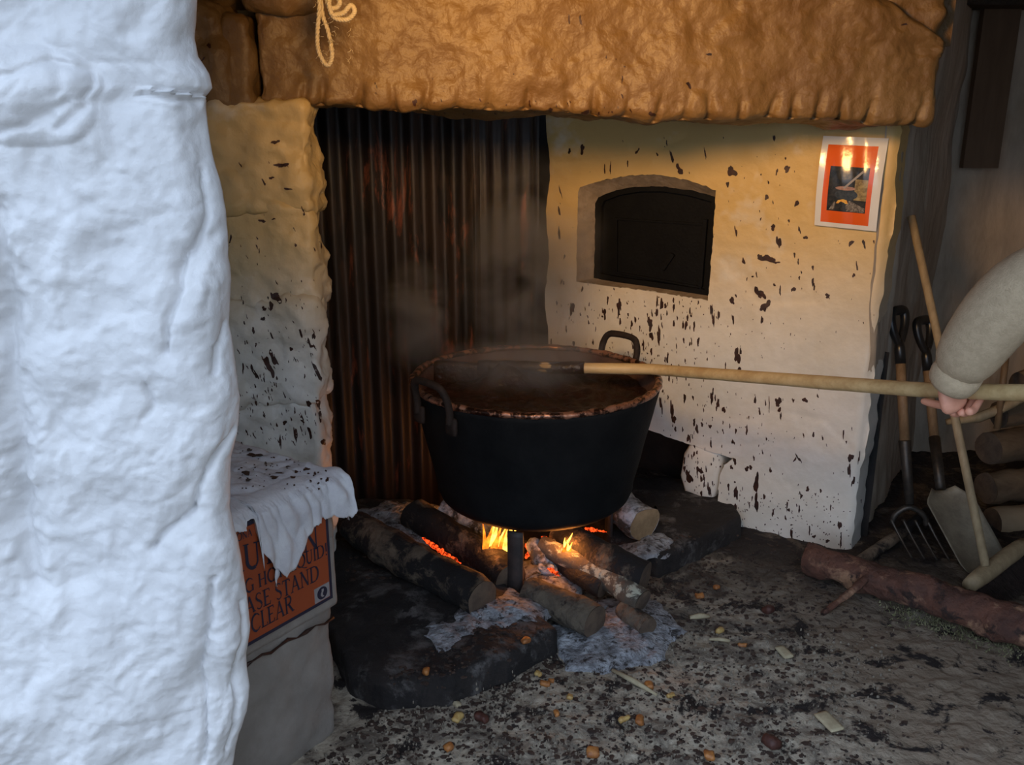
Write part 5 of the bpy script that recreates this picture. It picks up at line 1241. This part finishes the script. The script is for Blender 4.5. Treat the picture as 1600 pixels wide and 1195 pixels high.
for k, (px, py, s, m, lab) in enumerate(((820, 1040, .016, APPLE, 'orange curled apple piece at the foot of the left hearth stone'), (841, 1054, .011, APPLEY, 'yellowish apple bit just right of the curled orange piece'), (852, 1068, .013, APPLE, 'orange apple bit nearest the pair in front of the ash, lower one'), (861, 1063, .010, APPLE, 'small orange apple bit touching the lower orange bit'), (714, 1122, .016, APPLEY, 'yellow apple core piece left of the red apple lump'), (752, 1124, .019, APPLER, 'dark red apple lump in front of the left hearth stone'), (701, 1168, .016, APPLE, 'orange apple piece lowest on the left of the floor'), (665, 1051, .012, APPLE, 'brown apple bit lying on top of the left hearth stone'), (714, 1101, .010, CHIP, 'pale apple crumb above the yellow core piece'), (975, 1126, .015, APPLEY, 'bright yellow apple bit near the middle of the floor'), (1000, 1127, .014, APPLE, 'brown apple bit right of the bright yellow one'), (927, 1178, .019, APPLE, 'round orange apple piece at the front of the floor'), (1108, 1181, .018, APPLE, 'round orange apple piece at the front right of the floor'), (1014, 1072, .016, APPLE, 'orange apple piece beside the split stick'), (1048, 1084, .011, APPLEY, 'tan flat apple bit right of the split stick'), (1093, 932, .016, APPLE, 'brown-orange apple piece near the right hearth stone'), (1119, 919, .011, APPLE, 'bright orange apple bit near the right hearth stone'), (1125, 985, .013, APPLEY, 'tan apple bit right of the ash spill'), (1160, 1008, .012, APPLE, 'orange sliver on the floor right of the ash spill'), (1200, 955, .022, APPLER, 'dark red apple half below the fallen log end'), (1205, 1160, .024, APPLER, 'dark red trodden apple at the bottom right'), (870, 1115, .011, APPLE, 'small reddish apple bit in the middle of the pale floor'), (890, 1090, .011, APPLEY, 'small tan apple bit above the reddish one'))):
    scrap(px, py, s, m, 60 + k, 'apple_scrap', lab, .09 if k == 7 else None)
def sliver(px0, py0, px1, py1, r, mat, lab, nm='wood_sliver'):
    a = atZ(px0, py0, 0); b = atZ(px1, py1, 0); a[2] = gz(*a[:2]) + .012; b[2] = gz(*b[:2]) + .008
    v, f = tube([a, (a + b) / 2 + [0, 0, .003], b], [r * .7, r, r * .6], 7, True, .002, 3); return tag(mk(nm, v, f, mat), lab, 'wood sliver')
sliver(957, 1049, 1026, 1086, .009, CHIP, 'pale split stick lying in front of the ash')
sliver(1078, 967, 1108, 963, .010, CHIP, 'small whitish wood piece right of the ash spill')
sliver(1108, 1000, 1140, 1002, .007, CHIP, 'thin pale splinter on the floor right of the fire')
for (px, py, sx, sy, rz, lab) in ((1295, 1130, .022, .045, .35, 'cream rectangular wood chip at the front right'), (1225, 1022, .016, .034, .3, 'pale wood chip upright in the litter below the fallen log')):
    v, f, n = rbox((sx * 2, sy * 1.7, .008), .003, .008, 3, ((.05, .001),)); p = atZ(px, py, 0); o = mk('wood_chip', xf(v, (0, 0, 0), rz, .06), f, CHIP); o.location = (p[0], p[1], gz(p[0], p[1]) + .012); tag(o, lab, 'wood chip')

# ================================================================== STEAM
def steam(label, c, size, dens, seed):
    v, f, n = rbox(size, min(size) * .3, .1, seed, ((.4, .03),)); o = mk('steam', v, f); o.location = c
    m = bpy.data.materials.new('steam'); m.use_nodes = True; nt = m.node_tree; N = nt.nodes; L = nt.links; N.remove(N['Principled BSDF'])
    vs = N.new('ShaderNodeVolumeScatter'); vs.inputs['Color'].default_value = (.95, .97, 1, 1); vs.inputs['Anisotropy'].default_value = .2
    L.new(vs.outputs[0], N['Material Output'].inputs['Volume'])
    tc = N.new('ShaderNodeTexCoord'); mp = N.new('ShaderNodeMapping'); mp.inputs['Scale'].default_value = (2 / size[0], 2 / size[1], 2 / size[2]); L.new(tc.outputs['Object'], mp.inputs[0])
    ln = N.new('ShaderNodeVectorMath'); ln.operation = 'LENGTH'; L.new(mp.outputs[0], ln.inputs[0])
    fall = N.new('ShaderNodeMapRange'); fall.inputs[1].default_value = .15; fall.inputs[2].default_value = .95; fall.inputs[3].default_value = 1; fall.inputs[4].default_value = 0; fall.interpolation_type = 'SMOOTHSTEP'; L.new(ln.outputs['Value'], fall.inputs[0])
    nz = N.new('ShaderNodeTexNoise'); nz.inputs['Scale'].default_value = 5; nz.inputs['Detail'].default_value = 3; nz.inputs['Distortion'].default_value = .6
    mp2 = N.new('ShaderNodeMapping'); mp2.inputs['Location'].default_value = (seed, seed, 0); L.new(tc.outputs['Object'], mp2.inputs[0]); L.new(mp2.outputs[0], nz.inputs['Vector'])
    nr = N.new('ShaderNodeMapRange'); nr.inputs[1].default_value = .38; nr.inputs[2].default_value = .68; L.new(nz.outputs['Fac'], nr.inputs[0])
    mu = N.new('ShaderNodeMath'); mu.operation = 'MULTIPLY'; L.new(fall.outputs[0], mu.inputs[0]); L.new(nr.outputs[0], mu.inputs[1])
    m2 = N.new('ShaderNodeMath'); m2.operation = 'MULTIPLY'; L.new(mu.outputs[0], m2.inputs[0]); m2.inputs[1].default_value = dens; L.new(m2.outputs[0], vs.inputs['Density'])
    o.data.materials.append(m); return tag(o, label, 'steam', kind='stuff')
steam('broad veil of steam rising from the cauldron before the grey sheet', (.08, 3.25, 1.05), (.66, .40, 1.0), 9, 3)
steam('small puff of steam over the left rim of the cauldron', (-.33, 3.08, .92), (.30, .24, .50), 18, 7)
steam('low steam hanging over the apple butter', (.06, 3.08, .76), (.84, .66, .22), 9, 11)
